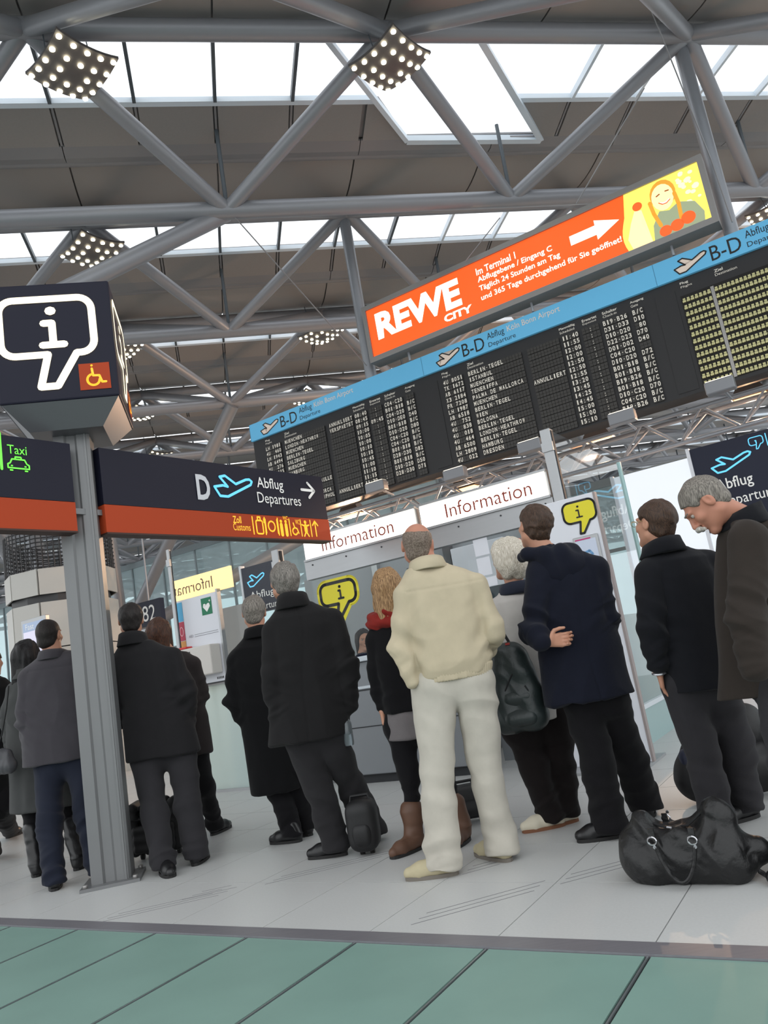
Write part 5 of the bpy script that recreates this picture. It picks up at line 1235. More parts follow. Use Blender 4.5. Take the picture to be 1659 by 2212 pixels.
    if L0:
        ap = [p for L in L0 for p in L[:3]]; g = SDF(np.min(ap, 0)-.16, np.max(ap, 0)+.16, h)
        js = []
        for L in L0:
            r = trou_r; g.cone(L[0], L[1], r[0], r[1], .03); q = L[2]-eZ*.03; g.cone(L[1], q, r[1], r[2], .02)
            js.append((L[1], L[2]-L[0], .012, .09, .15)); js.append((L[2]+eZ*.04, L[2]-L[1], .016, .07, .11)); js.append((L[0]-eZ*.08, eZ+lat3*.5, .010, .10, .15))
        if len(L0) == 2: g.ell((L0[0][0]+L0[1][0])/2+eZ*.05, (np.linalg.norm(L0[0][0]-L0[1][0])/2+.085, .115, .13), .06)
        g.half((0, 0, -1), -.035); V, Q = g.mesh(); V = relax(V, Q, 2); V = folded(V, Q, seed+20, amp*.75, js, None, (1, 1, .3), 24)
        mesh_obj('trousers', [(V, Q)], trou, root)
        if shoes:
            for L in L0:
                (V, Q), sb = shoe_meshes(L[3], L[4], boot=boots, ank=None if not boots else L[2]+(L[1]-L[2])*min(1, boots/.35)); s_ = mesh_obj('boot' if boots else 'shoe', [(V, Q)], shoes, root); sb.build('sole', smat[1], s_)
    return dict(root=root, P=P, C=C, Fm=Fm, lat=lat, fwd=fwd, arms=arms, legs=legs, st=stn, NK=NK)
# ---- fabrics and hair
c_beige = cloth('beige_cotton', (186, 174, 149), sheen=.05, bump=.15, wr=.55); c_beigetr = cloth('pale_beige_twill', (184, 179, 168), sheen=.05, bump=.15, wr=.55)
c_char = cloth('charcoal_wool', (27, 26, 27)); c_blackw = cloth('black_wool', (12, 12, 14)); c_grey = cloth('slate_grey_cotton', (64, 61, 66), sheen=.15)
c_dark = cloth('dark_grey_felt', (32, 31, 33)); c_navy = cloth('navy_wool', (18, 21, 34)); c_blackj = cloth('black_cotton', (19, 20, 25)); c_brown = cloth('dark_brown_felt', (48, 42, 38)); c_cream = cloth('cream_cotton', (184, 180, 176), sheen=.1, bump=.15)
t_grey = cloth('dark_grey_trousers', (44, 43, 46)); t_jean = cloth('dark_navy_jeans', (31, 35, 48)); t_black = cloth('black_trousers', (15, 14, 17)); t_brown = cloth('black_brown_trousers', (22, 17, 17)); t_char = cloth('charcoal_trousers', (38, 37, 39))
c_greycoat = cloth('olive_grey_coat', (68, 69, 69)); c_woman2 = cloth('dark_taupe_coat', (44, 39, 39)); c_blackknit = cloth('black_knit', (13, 12, 15)); c_skirt = cloth('heather_grey_skirt', (112, 107, 108), bump=.6)
h_grey = hairmat('grey_hair', (78, 74, 70), (146, 140, 133)); h_grey2 = hairmat('steel_grey_hair', (80, 75, 70), (150, 143, 134)); h_dark = hairmat('dark_brown_hair', (24, 20, 20), (46, 40, 38)); h_brown = hairmat('brown_hair', (44, 32, 26), (84, 62, 48)); h_black = hairmat('black_hair', (14, 13, 15), (34, 32, 34))
h_blond = hairmat('dark_blond_hair', (104, 74, 48), (186, 150, 108)); h_white = hairmat('cream_white_hair', (170, 160, 142), (232, 226, 214)); h_bald = hairmat('cropped_grey_brown_hair', (96, 82, 72), (136, 122, 110), (30, 30, 30)); h_aub = hairmat('auburn_brown_hair', (44, 30, 26), (92, 58, 40))
m_tan = mat('tan_suede', (176, 166, 136), rough=.8, var=.08, vscale=30); m_tansole = mat('taupe_sole', (112, 106, 98), rough=.8)
m_boot = mat('brown_boot_leather', (92, 64, 48), rough=.55, var=.15, vscale=20); m_creamshoe = mat('cream_perforated_leather', (212, 204, 184), rough=.5); m_brownsole = mat('tan_brown_sole', (126, 82, 56), rough=.6)
# bald man in beige, nearest the edge
p_white = person('bald man in beige blouson and pale trousers seen from behind, hand in pocket', 4.15, -6, (900, 1131), (921, 1215), 
 [((880, 1236), (962, 1218), .075), ((868, 1262), (1010, 1232), .105), ((866, 1290), (1048, 1252), .125), ((873, 1345), (1050, 1315), .135), ((886, 1400), (1055, 1365), .14), ((897, 1445), (1062, 1410), .142), ((905, 1478), (1058, 1440), .128)],
 [(880, 1288, -.02, .070), (866, 1398, -.05, .060), (890, 1474, -.05, .048)], [(1024, 1264, -.02, .070), (1064, 1362, -.03, .060), (1050, 1400, .16, .05)],
 ((938, 1490), (944, 1680), (992, 1888), (876, 1902)), ((1024, 1478), (1046, 1645), (1104, 1862), (1030, 1846)),
 c_beige, c_beigetr, m_tan, ('bald', h_bald), hyaw=12, hpitch=8, hroll=8, skin=m_skin2, seed=7, h=.0075, collar=(.078, .078, .045, .02, c_beige), trou_r=(.108, .083, .084), amp=.013, smat=(m_tan, m_tansole), yoke=1.40, gm='blouson')
# charcoal coat
p_char = person('tall grey-haired man in charcoal wool car coat and grey trousers seen from behind', 4.91, -4, (612, 1218), (632, 1298),
 [((600, 1318), (672, 1300), .075), ((580, 1345), (718, 1318), .12), ((582, 1375), (736, 1335), .135), ((583, 1440), (742, 1400), .145), ((584, 1500), (748, 1470), .15), ((583, 1560), (756, 1535), .16), ((582, 1612), (758, 1586), .165)],
 [(594, 1364, -.02, .076), (588, 1470, -.07, .068), (600, 1545, -.06, .056)], [(714, 1340, -.01, .076), (750, 1440, -.04, .068), (755, 1525, -.01, .056)],
 ((655, 1600), (692, 1715), (752, 1846), (666, 1856)), ((714, 1590), (762, 1700), (812, 1822), (800, 1800)),
 c_char, t_char, m_blackleather, ('full', h_grey), backseam=True, hyaw=-20, hpitch=8, hroll=4, seed=12, collar=(.082, .085, .075, .015, c_char), trou_r=(.105, .085, .090), hands=((None, np.array([.3, .9, 0]), .7), ''))
# long black coat
p_blk = person('grey-haired man in long black overcoat beside the charcoal coat man', 5.68, -12, (548, 1288), (556, 1362),
 [((528, 1382), (592, 1368), .075), ((506, 1408), (625, 1385), .12), ((504, 1440), (640, 1410), .135), ((508, 1500), (640, 1470), .14), ((520, 1560), (645, 1535), .15), ((532, 1640), (650, 1620), .16), ((545, 1716), (655, 1700), .165)],
 [(516, 1424, -.02, .073), (503, 1515, -.06, .064), (530, 1556, -.03, .055)], [(620, 1402, 0, .075), (640, 1490, .03, .066), (640, 1545, .08, .055)],
 ((590, 1680), (612, 1740), (652, 1818), (598, 1822)), ((640, 1660), (650, 1735), (672, 1806), (640, 1800)),
 c_blackw, t_black, m_blackleather, ('short', h_grey2), hyaw=8, hpitch=4, hroll=6, seed=21, h=.010, collar=(.078, .08, .06, .01, c_blackw), amp=.006)
# dark jacket man behind the post
p_drk = person('dark-haired man in dark felt jacket and grey trousers right of the sign post', 5.60, 4, (281, 1304), (288, 1378),
 [((262, 1398), (330, 1382), .075), ((244, 1428), (368, 1398), .12), ((246, 1455), (385, 1420), .135), ((258, 1520), (398, 1480), .14), ((268, 1580), (414, 1545), .15), ((276, 1647), (432, 1620), .16)],
 [(254, 1446, -.02, .074), (244, 1526, -.03, .064), (264, 1558, .08, .052)], [(368, 1420, -.02, .076), (404, 1497, -.05, .068), (404, 1557, .04, .056)],
 ((318, 1640), (332, 1745), (352, 1884), (366, 1893)), ((392, 1630), (405, 1740), (420, 1872), (446, 1850)),
 c_dark, t_grey, m_blackleather, ('short', h_dark), hyaw=-22, hpitch=6, hroll=3, seed=33, collar=(.082, .084, .07, .015, c_dark), trou_r=(.108, .082, .080))
# slate jacket man left of the post
p_lef = person('man in slate grey jacket and navy jeans left of the sign post', 5.64, -2, (104, 1339), (116, 1408),
 [((88, 1420), (160, 1406), .075), ((62, 1445), (196, 1416), .12), ((52, 1475), (212, 1436), .135), ((52, 1530), (214, 1500), .142), ((52, 1600), (212, 1570), .15), ((52, 1660), (210, 1632), .155)],
 [(67, 1464, -.02, .076), (56, 1556, -.05, .068), (76, 1622, .06, .056)], [(196, 1436, 0, .078), (214, 1530, .03, .070), (200, 1600, .14, .058)],
 ((105, 1660), (108, 1775), (118, 1926), (122, 1905)), ((178, 1650), (188, 1770), (212, 1904), (222, 1884)),
 c_grey, t_jean, m_blackleather, ('crop', h_dark), hyaw=6, hpitch=4, hroll=2, seed=44, collar=(.085, .086, .045, .01, c_grey), trou_r=(.105, .078, .074), yoke=1.42, gm='jacket')
# young man in navy duffle coat
p_nav = person('young brown-haired man in navy duffle coat with hood, one hand behind his hip', 4.39, -8, (1156, 1094), (1170, 1182),
 [((1146, 1200), (1236, 1186), .08), ((1142, 1232), (1290, 1204), .125), ((1146, 1270), (1302, 1238), .135), ((1158, 1340), (1316, 1312), .14), ((1164, 1400), (1336, 1380), .15), ((1170, 1460), (1352, 1440), .16), ((1176, 1523), (1371, 1497), .165)],
 [(1170, 1242, -.05, .078), (1152, 1360, -.11, .068), (1168, 1387, -.21, .055)], [(1284, 1230, -.02, .076), (1310, 1325, -.02, .066), (1305, 1385, .1, .055)],
 ((1258, 1520), (1292, 1650), (1352, 1806), (1248, 1820)), ((1316, 1510), (1360, 1632), (1402, 1770), (1400, 1755)),
 c_navy, t_black, m_blackleather, ('full', h_brown), hyaw=-10, hpitch=10, hroll=10, seed=55, backseam=True, h=.008, collar=None, trou_r=(.100, .086, .092), hands=((np.array([.96, .25, -.05]), np.array([.1, .1, 1.0]), .75), ''), amp=.008, k_arm=.022)
# black jacket man
p_bkj = person('man with thinning brown hair in black jacket, watch hand in trouser pocket', 4.14, -14, (1412, 1086), (1428, 1180),
 [((1404, 1200), (1480, 1182), .08), ((1392, 1228), (1530, 1196), .125), ((1392, 1262), (1552, 1226), .14), ((1404, 1330), (1570, 1300), .15), ((1418, 1390), (1580, 1360), .155), ((1430, 1440), (1590, 1420), .16), ((1440, 1500), (1596, 1474), .165)],
 [(1408, 1242, -.04, .080), (1406, 1350, -.10, .068), (1420, 1432, -.06, .055)], [(1525, 1220, 0, .08), (1566, 1320, .05, .07), (1560, 1400, .14, .056)],
 ((1478, 1490), (1516, 1630), (1580, 1790), (1545, 1800)), ((1545, 1480), (1588, 1612), (1640, 1762), (1610, 1770)),
 c_blackj, t_grey, m_blackleather, ('full', h_brown), hyaw=-16, hpitch=8, hroll=6, seed=66, h=.008, collar=(.088, .09, .06, .02, c_blackj), trou_r=(.112, .088, .082), hands=((np.array([.10, .40, -1.0]), np.array([.3, 1.0, 0]), .25), ''), gm='jacket')
# leaning man with moustache
p_lea = person('grey-haired moustached man in dark brown coat bending his head forward', 3.62, -74, (1474, 1058), (1600, 1118),
 [((1560, 1128), (1650, 1120), .09), ((1572, 1160), (1690, 1140), .17), ((1578, 1210), (1705, 1190), .20), ((1580, 1270), (1712, 1255), .21), ((1582, 1340), (1712, 1325), .21), ((1592, 1410), (1715, 1400), .21), ((1604, 1503), (1722, 1495), .22)],
 [(1618, 1168, -.17, .085), (1612, 1322, -.22, .074), (1632, 1440, -.24, .06)], [(1640, 1165, .18, .08), (1640, 1310, .22, .07), (1640, 1430, .2, .06)],
 ((1678, 1480, -.06), (1700, 1660), (1800, 1890), (1720, 1905)), ((1700, 1480, .1), (1740, 1650), (1820, 1850), (1740, 1862)),
 c_brown, t_grey, m_blackleather, ('short', h_grey2), hyaw=0, hpitch=-44, hroll=0, seed=77, h=.008, collar=(.095, .085, .075, .02, c_blackj), hs=1.02, skin=m_skin2, amp=.008, hh=.0042)
# white-haired woman
p_wom = person('white-haired woman in cream jacket and black trousers with a backpack', 4.79, -16, (1098, 1171), (1112, 1262),
 [((1082, 1284), (1150, 1272), .075), ((1068, 1304), (1190, 1286), .115), ((1066, 1335), (1200, 1318), .135), ((1066, 1400), (1206, 1380), .14), ((1064, 1460), (1212, 1440), .15), ((1062, 1520), (1220, 1495), .16), ((1066, 1567), (1226, 1548), .165)],
 [(1078, 1318, 0, .07), (1072, 1400, .05, .062), (1090, 1440, .2, .05)], [(1184, 1306, 0, .07), (1200, 1400, .04, .062), (1196, 1450, .18, .05)],
 ((1120, 1560), (1155, 1655), (1222, 1782), (1128, 1800)), ((1195, 1550), (1212, 1650), (1250, 1772), (1215, 1780)),
 c_cream, t_brown, m_creamshoe, ('bob', h_white), hyaw=-16, hpitch=12, hroll=4, seed=88, collar=(.08, .08, .05, .0, cloth('navy_collar', (40, 44, 58))), hs=.98, trou_r=(.115, .088, .078), smat=(m_creamshoe, m_brownsole), gm='jacket')
# blonde woman with red scarf
p_blo = person('blond woman with red scarf, black jacket, grey skirt and brown boots', 4.83, -6, (830, 1232), (830, 1322),
 [((806, 1345), (872, 1333), .065), ((804, 1372), (900, 1352), .10), ((808, 1420), (912, 1400), .115), ((815, 1470), (920, 1445), .115), ((826, 1525), (930, 1500), .12), ((830, 1545), (935, 1520), .125)],
 [(812, 1384, 0, .058), (812, 1465, .0, .050), (824, 1522, .0, .042)], [(900, 1364, 0, .058), (920, 1450, .02, .05), (925, 1500, .1, .042)],
 ((862, 1580), (886, 1690), (914, 1830), (884, 1842)), ((930, 1570), (962, 1680), (1012, 1812), (1000, 1820)),
 c_blackknit, t_black, m_boot, ('long', h_blond), hyaw=-8, hpitch=2, hroll=2, seed=99, hs=.97, boots=.16, trou_r=(.075, .052, .036), hands=((None, np.array([.3, 1.0, 0]), .4), ''), gm='jacket', amp=.006)
# woman with auburn hair beside the dark jacket man
p_aub = person('auburn-haired woman in dark taupe coat half hidden beside the dark jacket man', 6.05, -20, (342, 1338), (356, 1402),
 [((346, 1418), (402, 1406), .065), ((340, 1440), (424, 1420), .11), ((340, 1480), (432, 1455), .12), ((345, 1530), (440, 1505), .13), ((350, 1590), (450, 1565), .14), ((356, 1645), (458, 1622), .15)],
 [(350, 1448, 0, .062), (346, 1510, .04, .055), (360, 1540, .15, .045)], [(416, 1436, 0, .064), (432, 1500, .03, .058), (418, 1535, .1, .048)],
 ((385, 1640), (400, 1710), (420, 1795), (400, 1800)), ((425, 1630), (445, 1705), (458, 1806), (497, 1786)),
 c_woman2, t_black, m_blackleather, ('long', h_aub), hyaw=10, hpitch=4, hroll=4, seed=111, hs=.97, h=.010, trou_r=(.085, .065, .065))
# woman in grey coat with boots
p_gco = person('black-haired woman in long grey coat and tall black boots behind the slate jacket man', 6.05, 2, (58, 1385), (66, 1446),
 [((48, 1458), (100, 1448), .065), ((30, 1480), (128, 1462), .11), ((18, 1510), (140, 1490), .125), ((16, 1580), (150, 1555), .135), ((20, 1660), (162, 1635), .15), ((26, 1757), (175, 1734), .165)],
 [(32, 1492, 0, .064), (16, 1566, .03, .058), (28, 1620, .1, .048)], [(130, 1476, 0, .064), (148, 1560, .03, .058), (140, 1610, .1, .048)],
 ((65, 1720), (70, 1790), (78, 1896), (86, 1880)), ((140, 1710), (148, 1780), (164, 1882), (190, 1866)),
 c_greycoat, t_black, m_blackleather, ('long', h_black), hyaw=8, hpitch=4, hroll=2, seed=123, hs=.97, h=.010, boots=.34, trou_r=(.08, .046, .03), collar=(.095, .09, .05, .0, c_greycoat))
# person cut by the left edge of the view
p_edg = person('person in black coat standing left of the woman in the grey coat', 6.5, 5, (-22, 1400), (-18, 1462),
 [((-45, 1475), (10, 1462), .07), ((-62, 1500), (24, 1478), .12), ((-66, 1540), (30, 1515), .13), ((-64, 1620), (28, 1590), .14), ((-60, 1700), (22, 1680), .15), ((-55, 1780), (15, 1765), .15)],
 [(-60, 1512, 0, .068), (-72, 1590, .03, .06), (-60, 1640, .1, .05)], [(20, 1494, 0, .068), (34, 1575, .03, .06), (28, 1630, .08, .05)],
 ((-40, 1740), (-32, 1790), (-20, 1862), (-10, 1850)), ((5, 1730), (12, 1770), (15, 1812), (46, 1800)),
 c_blackw, t_black, m_blackleather, ('short', h_brown), seed=131, h=.012)
# ---- extras worn by people
def sdf_part(name, g, m, parent, seed=0, amp=0, f=30, st=(1, 1, 1), rel_=1, joints=()):
    V, Q = g.mesh(); V = relax(V, Q, rel_)
    if amp or joints: V = folded(V, Q, seed, amp, joints, None, st, f)
    return mesh_obj(name, [(V, Q)], m, parent)
def ringcones(g, c, lat, fwd, rx, ry, r, zb=0.0, zf=0.0, n=14, k=.02):
    l3 = np.array([lat[0], lat[1], 0]); pts = [c+l3*math.cos(2*math.pi*i/n)*rx+fwd*math.sin(2*math.pi*i/n)*ry+eZ*(zb*(.5-.5*math.sin(2*math.pi*i/n))+zf*(.5+.5*math.sin(2*math.pi*i/n))) for i in range(n)]
    for i in range(n): g.cone(pts[i], pts[(i+1) % n], r, r, k)
# bald man: ribbed waistband
q = p_white; P = q['P']; l3 = np.array([q['lat'][0], q['lat'][1], 0])
band = []
for (l, r) in (((903, 1458), (1062, 1420)), ((904, 1470), (1061, 1432)), ((906, 1486), (1058, 1448))):
    L_, R_ = P(l), P(r); band.append(((L_+R_)/2, np.linalg.norm((R_-L_)[:2])/2+.003, .138))
g = SDF(band[-1][0]-.25, band[0][0]+.25, .007); g.loft(band, q['lat']); V, Q = g.mesh(); N = vnormals(V, Q); V = relax(V, Q, 1)
ang = np.arctan2((V-band[1][0])@q['fwd'], (V-band[1][0])@l3); V = V+N*(.0022*np.sin(ang*70))[:, None]; mesh_obj('waistband', [(V, Q)], c_beige, q['root'])
# duffle hood
q = p_nav; c = q['NK']-eZ*.055; l3 = np.array([q['lat'][0], q['lat'][1], 0]); fw_ = q['fwd']
g = SDF(c-.30, c+.26, .008)
pts = [c+l3*-.105+fw_*.05+eZ*.02, c+l3*-.10-fw_*.03+eZ*.02, c+l3*-.03-fw_*.095+eZ*.005, c+l3*.06-fw_*.10-eZ*.005, c+l3*.13-fw_*.04+eZ*.01, c+l3*.11+fw_*.05+eZ*.02]
for a_, b_ in zip(pts[:-1], pts[1:]): g.cone(a_, b_, .036, .036, .02)
g.ell(c+l3*.06-fw_*.09-eZ*.085, (.125, .065, .095), .05); g.ell(c+l3*.15-fw_*.07-eZ*.085, (.085, .06, .075), .04); g.cone(c+l3*.16-fw_*.03-eZ*.01, c+l3*.21-fw_*.05-eZ*.13, .05, .035, .04)
sdf_part('hood', g, c_navy, q['root'], 5, .006, 24, joints=[(c+l3*.06-fw_*.1-eZ*.05, l3+eZ*.5, .014, .07, .17)])
# red scarf, grey skirt
q = p_blo; c = q['NK']-eZ*.035; g = SDF(c-.2, c+.2, .007)
ringcones(g, c, q['lat'], q['fwd'], .066, .07, .034, .012, -.01); ringcones(g, c-eZ*.035, q['lat'], q['fwd'], .080, .082, .032, .0, -.02); g.ell(c+q['fwd']*.07-eZ*.07, (.05, .035, .07), .03)
sdf_part('scarf', g, cloth('red_knit', (128, 36, 30), bump=.8, bscale=250), q['root'], 8, .006, 50, joints=[(c, eZ, .010, .03, .2)])
sk = []
for (l, r) in (((828, 1534), (930, 1512)), ((830, 1562), (938, 1542)), ((836, 1602), (946, 1584))):
    L_, R_ = q['P'](l), q['P'](r); sk.append(((L_+R_)/2, np.linalg.norm((R_-L_)[:2])/2*(.88 if len(sk) < 1 else .97), .105 if len(sk) < 1 else .122))
g = SDF(sk[-1][0]-.28, sk[0][0]+.28, .009); g.loft(sk, q['lat']); sdf_part('skirt', g, c_skirt, q['root'], 3, .005, 20, (1, 1, .2))
# moustache of the leaning man, glasses and watch of the black jacket man
q = p_lea; g = SDF((-.06, .07, -.09), (.06, .15, -.01), .004); g.ell((0, .116, -.043), (.024, .015, .013), 0)
for sx in (-1, 1): g.cone((sx*.006, .116, -.042), (sx*.036, .102, -.060), .013, .008, .006)
V, Q = g.mesh(); N = vnormals(V, Q); V = V+N*(.0015*sn(V, 2, 300, 8))[:, None]; mesh_obj('moustache', [(q['C']+(V*1.02)@q['Fm'], Q)], hairmat('grey_white_moustache', (150, 144, 136), (212, 206, 198)), q['root'])
g = SDF((-.06, .06, .02), (.06, .12, .06), .004)
for sx in (-1, 1): g.cone((sx*.014, .100, .036), (sx*.046, .088, .036), .0055, .004, 0)
V, Q = g.mesh(); mesh_obj('eyebrows', [(q['C']+(V*1.02)@q['Fm'], Q)], h_grey2, q['root'])
q = p_bkj; b = MB(); W = lambda v: q['C']+np.array(v)@q['Fm']
for sx in (-1, 1):
    b.tube([W((sx*.034+.021*math.cos(t), .112, .010+.016*math.sin(t))) for t in [k*math.pi/6 for k in range(13)]], .0016, 6); b.tube([W((sx*.055, .110, .016)), W((sx*.080, .02, .016)), W((sx*.082, -.01, .010))], .0018, 6)
b.tube([W((-.013, .113, .012)), W((.013, .113, .012))], .0016, 6); b.build('glasses', mat('gold_wire', (190, 170, 120), rough=.3, metal=.8), q['root'], smooth=True)
w0 = q['arms'][0][2]; wd = U3(q['arms'][0][2]-q['arms'][0][1]); u_ = U3(np.cross(wd, [1, .2, 0])); v_ = np.cross(wd, u_); wc = w0+wd*.052
b = MB(); b.tube([wc+(u_*math.cos(t)+v_*math.sin(t))*.031 for t in [k*math.pi/9 for k in range(19)]], .007, 6); b.build('wrist_watch', mat('steel_watch', (190, 190, 194), rough=.25, metal=.8), q['root'], smooth=True)
# clerk seated behind the counter
p_clk = person('black-haired clerk sitting behind the counter glass, only the face showing', 8.45, 168, (783, 1361), (784, 1410),
 [((768, 1420), (800, 1414), .06), ((755, 1432), (812, 1424), .10), ((752, 1460), (816, 1452), .11), ((756, 1520), (814, 1512), .11)],
 [(808, 1438, 0, .055), (820, 1480, -.05, .048), (805, 1500, -.15, .04)], [(758, 1442, 0, .055), (748, 1484, -.05, .048), (765, 1502, -.15, .04)], None, None,
 cloth('dark_uniform', (30, 34, 52)), t_black, None, ('long', h_black), hpitch=-4, hs=.95, seed=140, h=.012, name='person')
p_clk['root']['group'] = 'booth staff'

# ================================================================== LUGGAGE
m_blkl = mat('black_creased_leather', (20, 20, 21), rough=.42, var=.25, vscale=9, bump=.5, bscale=70, spec=.45); wrinkle(m_blkl, 11, .8, .02, (1, 1, 1)); m_blkn = mat('black_nylon', (18, 18, 20), rough=.55, bump=.3, bscale=400); m_chrome = mat('chrome', (200, 200, 204), rough=.18, metal=1.0)
def localized(o0, ang): return np.array([math.cos(ang), math.sin(ang), 0]), np.array([-math.sin(ang), math.cos(ang), 0])
# big leather holdall
g1, g2 = ground(1385, 1918), ground(1585, 1921); u = U3(g2-g1); w = np.array([-u[1], u[0], 0]); cc = (g1+g2)/2+w*.105+u*-.005; cc[2] = 0
duf = empty('leather_holdall', cc, label='big black slouchy leather holdall with chrome rings standing on the tiles', cat='bag'); duf.scale = (.76, .76, .80)
L_ = lambda x, y, z: u*x+w*y+eZ*z
g = SDF((-.5, -.5, -.02), (.5, .5, .48), .007)
for a_, b_, r0, r1 in (((-.215, 0, .125), (.20, .0, .125), .135, .14), ((-.225, 0, .09), (.22, 0, .09), .10, .10), ((-.225, .02, .19), (-.19, .02, .285), .105, .062), ((.10, .03, .20), (.175, .03, .315), .12, .075), ((.20, .02, .2), (.235, .02, .29), .10, .06), ((-.20, .02, .25), (.12, .03, .235), .075, .085), ((.27, .05, .12), (.36, .06, .125), .085, .062)):
    g.cone(L_(*a_), L_(*b_), r0, r1, .05)
g.ell(L_(-.01, -.02, .345), (.12, .16, .085), .05, 's'); g.half((0, 0, -1), -.004)
V, Q = g.mesh(); V = relax(V, Q, 2)
V = folded(V, Q, 3, .006, [(L_(-.17, -.06, .26), u*.6+eZ, .022, .085, .15), (L_(.16, -.05, .27), u-eZ*.4, .022, .09, .16), (L_(0, -.12, .24), u*.3+eZ, .022, .07, .14), (L_(0, -.12, .08), u+eZ*.3, .010, .12, .25), (L_(.32, -.02, .1), eZ, .014, .06, .1)], None, (1, 1, 1), 16); V[:, 2] = np.maximum(V[:, 2], .001)
mesh_obj('body', [(V, Q)], m_blkl, duf)
for y_, sgn_ in ((-.155, -1), (.15, 1)):
    ha = MB(); pts = []
    for i in range(15):
        t = i/14; x_ = -.095+.205*t; dr = math.sin(math.pi*t)**.7; pts.append(L_(x_, y_+sgn_*.012*dr-(.01 if sgn_ < 0 else 0), .205-.165*dr if sgn_ < 0 else .262-.03*dr))
    ha.tube(pts, .0105, 8); ha.build('handle', m_blkl, duf, smooth=True)
    for x_ in (-.098, .113):
        rr = MB(); c_ = L_(x_-.012, y_+sgn_*.006, .232 if sgn_ < 0 else .27); rr.tube([c_+L_(.024*math.cos(t), 0, .019*math.sin(t)) for t in [k*math.pi/8 for k in range(17)]], .0045, 6); rr.build('ring', m_chrome, duf, smooth=True)
        st_ = MB(); st_.tube([L_(x_, y_+sgn_*.014, .205 if sgn_ < 0 else .3), L_(x_, y_+sgn_*.020, .205 if sgn_ < 0 else .3)], .009, 10); st_.build('stud', m_chrome, duf)
        sp = MB(); sp.box(L_(x_-.012, y_+.012*-sgn_, .262 if sgn_ < 0 else .275), u, w, eZ, .03, .012, .05); sp.build('strap_tab', m_blkl, duf)
zp = MB(); zp.tube([L_(-.16, .0, .285), L_(-.06, -.02, .262), L_(.05, -.01, .268), L_(.15, .02, .34)], .006, 6); zp.build('zip', mat('dark_zip', (40, 40, 42), rough=.4, metal=.5), duf)
zp = MB(); zp.tube([L_(-.05, -.05, .272), L_(-.02, -.06, .27)], .005, 6); zp.build('zip_pull', m_chrome, duf)
sp = MB(); sp.tube([L_(.36, -.02, .05), L_(.44, -.08, .02), L_(.52, -.06, .012), L_(.66, .0, .012)], .012, 8); sp.build('shoulder_strap', m_blkl, duf, smooth=True)
# woman's rucksack
bc = atd(1114, 1478, 4.52); u = np.array([math.cos(.2), -math.sin(.2), 0]); w = np.array([math.sin(.2), math.cos(.2), 0]); tl = U3(eZ+u*-.06)
bk = empty('backpack', bc-eZ*.26, label='dark green leather backpack hanging behind the white-haired woman', cat='backpack'); z0 = np.array([0, 0, .26])
m_bk = mat('dark_green_leather', (34, 42, 42), rough=.4, var=.15, vscale=10, bump=.35, bscale=60)
g = SDF((-.3, -.3, -.05), (.3, .3, .62), .007); K = lambda x, y, z: u*x+w*y+tl*z
for a_, b_, r0, r1 in (((-.06, 0, .09), (.06, 0, .09), .085, .085), ((-.07, 0, .2), (.07, 0, .2), .08, .08), ((-.055, 0, .33), (.055, 0, .33), .078, .078), ((-.03, .0, .43), (.03, .0, .43), .065, .065), ((-.07, 0, .08), (-.045, 0, .40), .08, .07), ((.07, 0, .08), (.05, 0, .40), .08, .07)): g.cone(K(*a_), K(*b_), r0, r1, .04)
sdf_part('body', g, m_bk, bk, 5, .004, 18, joints=[(K(.05, -.07, .3), tl+u*.5, .010, .07, .15), (K(-.05, -.07, .1), u, .008, .08, .12)])
g = SDF((-.3, -.3, -.05), (.3, .3, .4), .007)
for a_, b_, r0, r1 in (((-.05, -.055, .08), (.055, -.055, .08), .05, .05), ((-.04, -.05, .19), (.06, -.05, .19), .045, .045)): g.cone(K(*a_), K(*b_), r0, r1, .05)
sdf_part('front_pocket', g, m_bk, bk, 9, .003, 20)
for pts in ([(-.10, -.062, .16), (-.02, -.088, .27), (.03, -.083, .34), (.045, -.07, .42)], [(.07, -.09, .25), (.10, -.07, .16), (.105, -.06, .06)]):
    b = MB(); b.tube([K(*p_) for p_ in pts], .004, 6); b.build('zip', mat('dark_zip', (40, 40, 42), rough=.4, metal=.5), bk)
b = MB(); b.tube([K(-.03, .03, .48), K(-.02, .02, .55), K(.02, .02, .55), K(.04, .03, .48)], .009, 8); b.build('grab_handle', m_blkn, bk, smooth=True)
b = MB(); b.tube([K(-.06, .05, .46), K(-.11, .05, .62), K(-.10, .10, .80)], .012, 8); b.build('shoulder_strap', m_bk, bk, smooth=True)
b = MB(); b.box(K(.03, -.045, .488), u, w, eZ, .025, .012, .012); b.build('red_tab', mat('red_tab', (150, 40, 36)), bk)
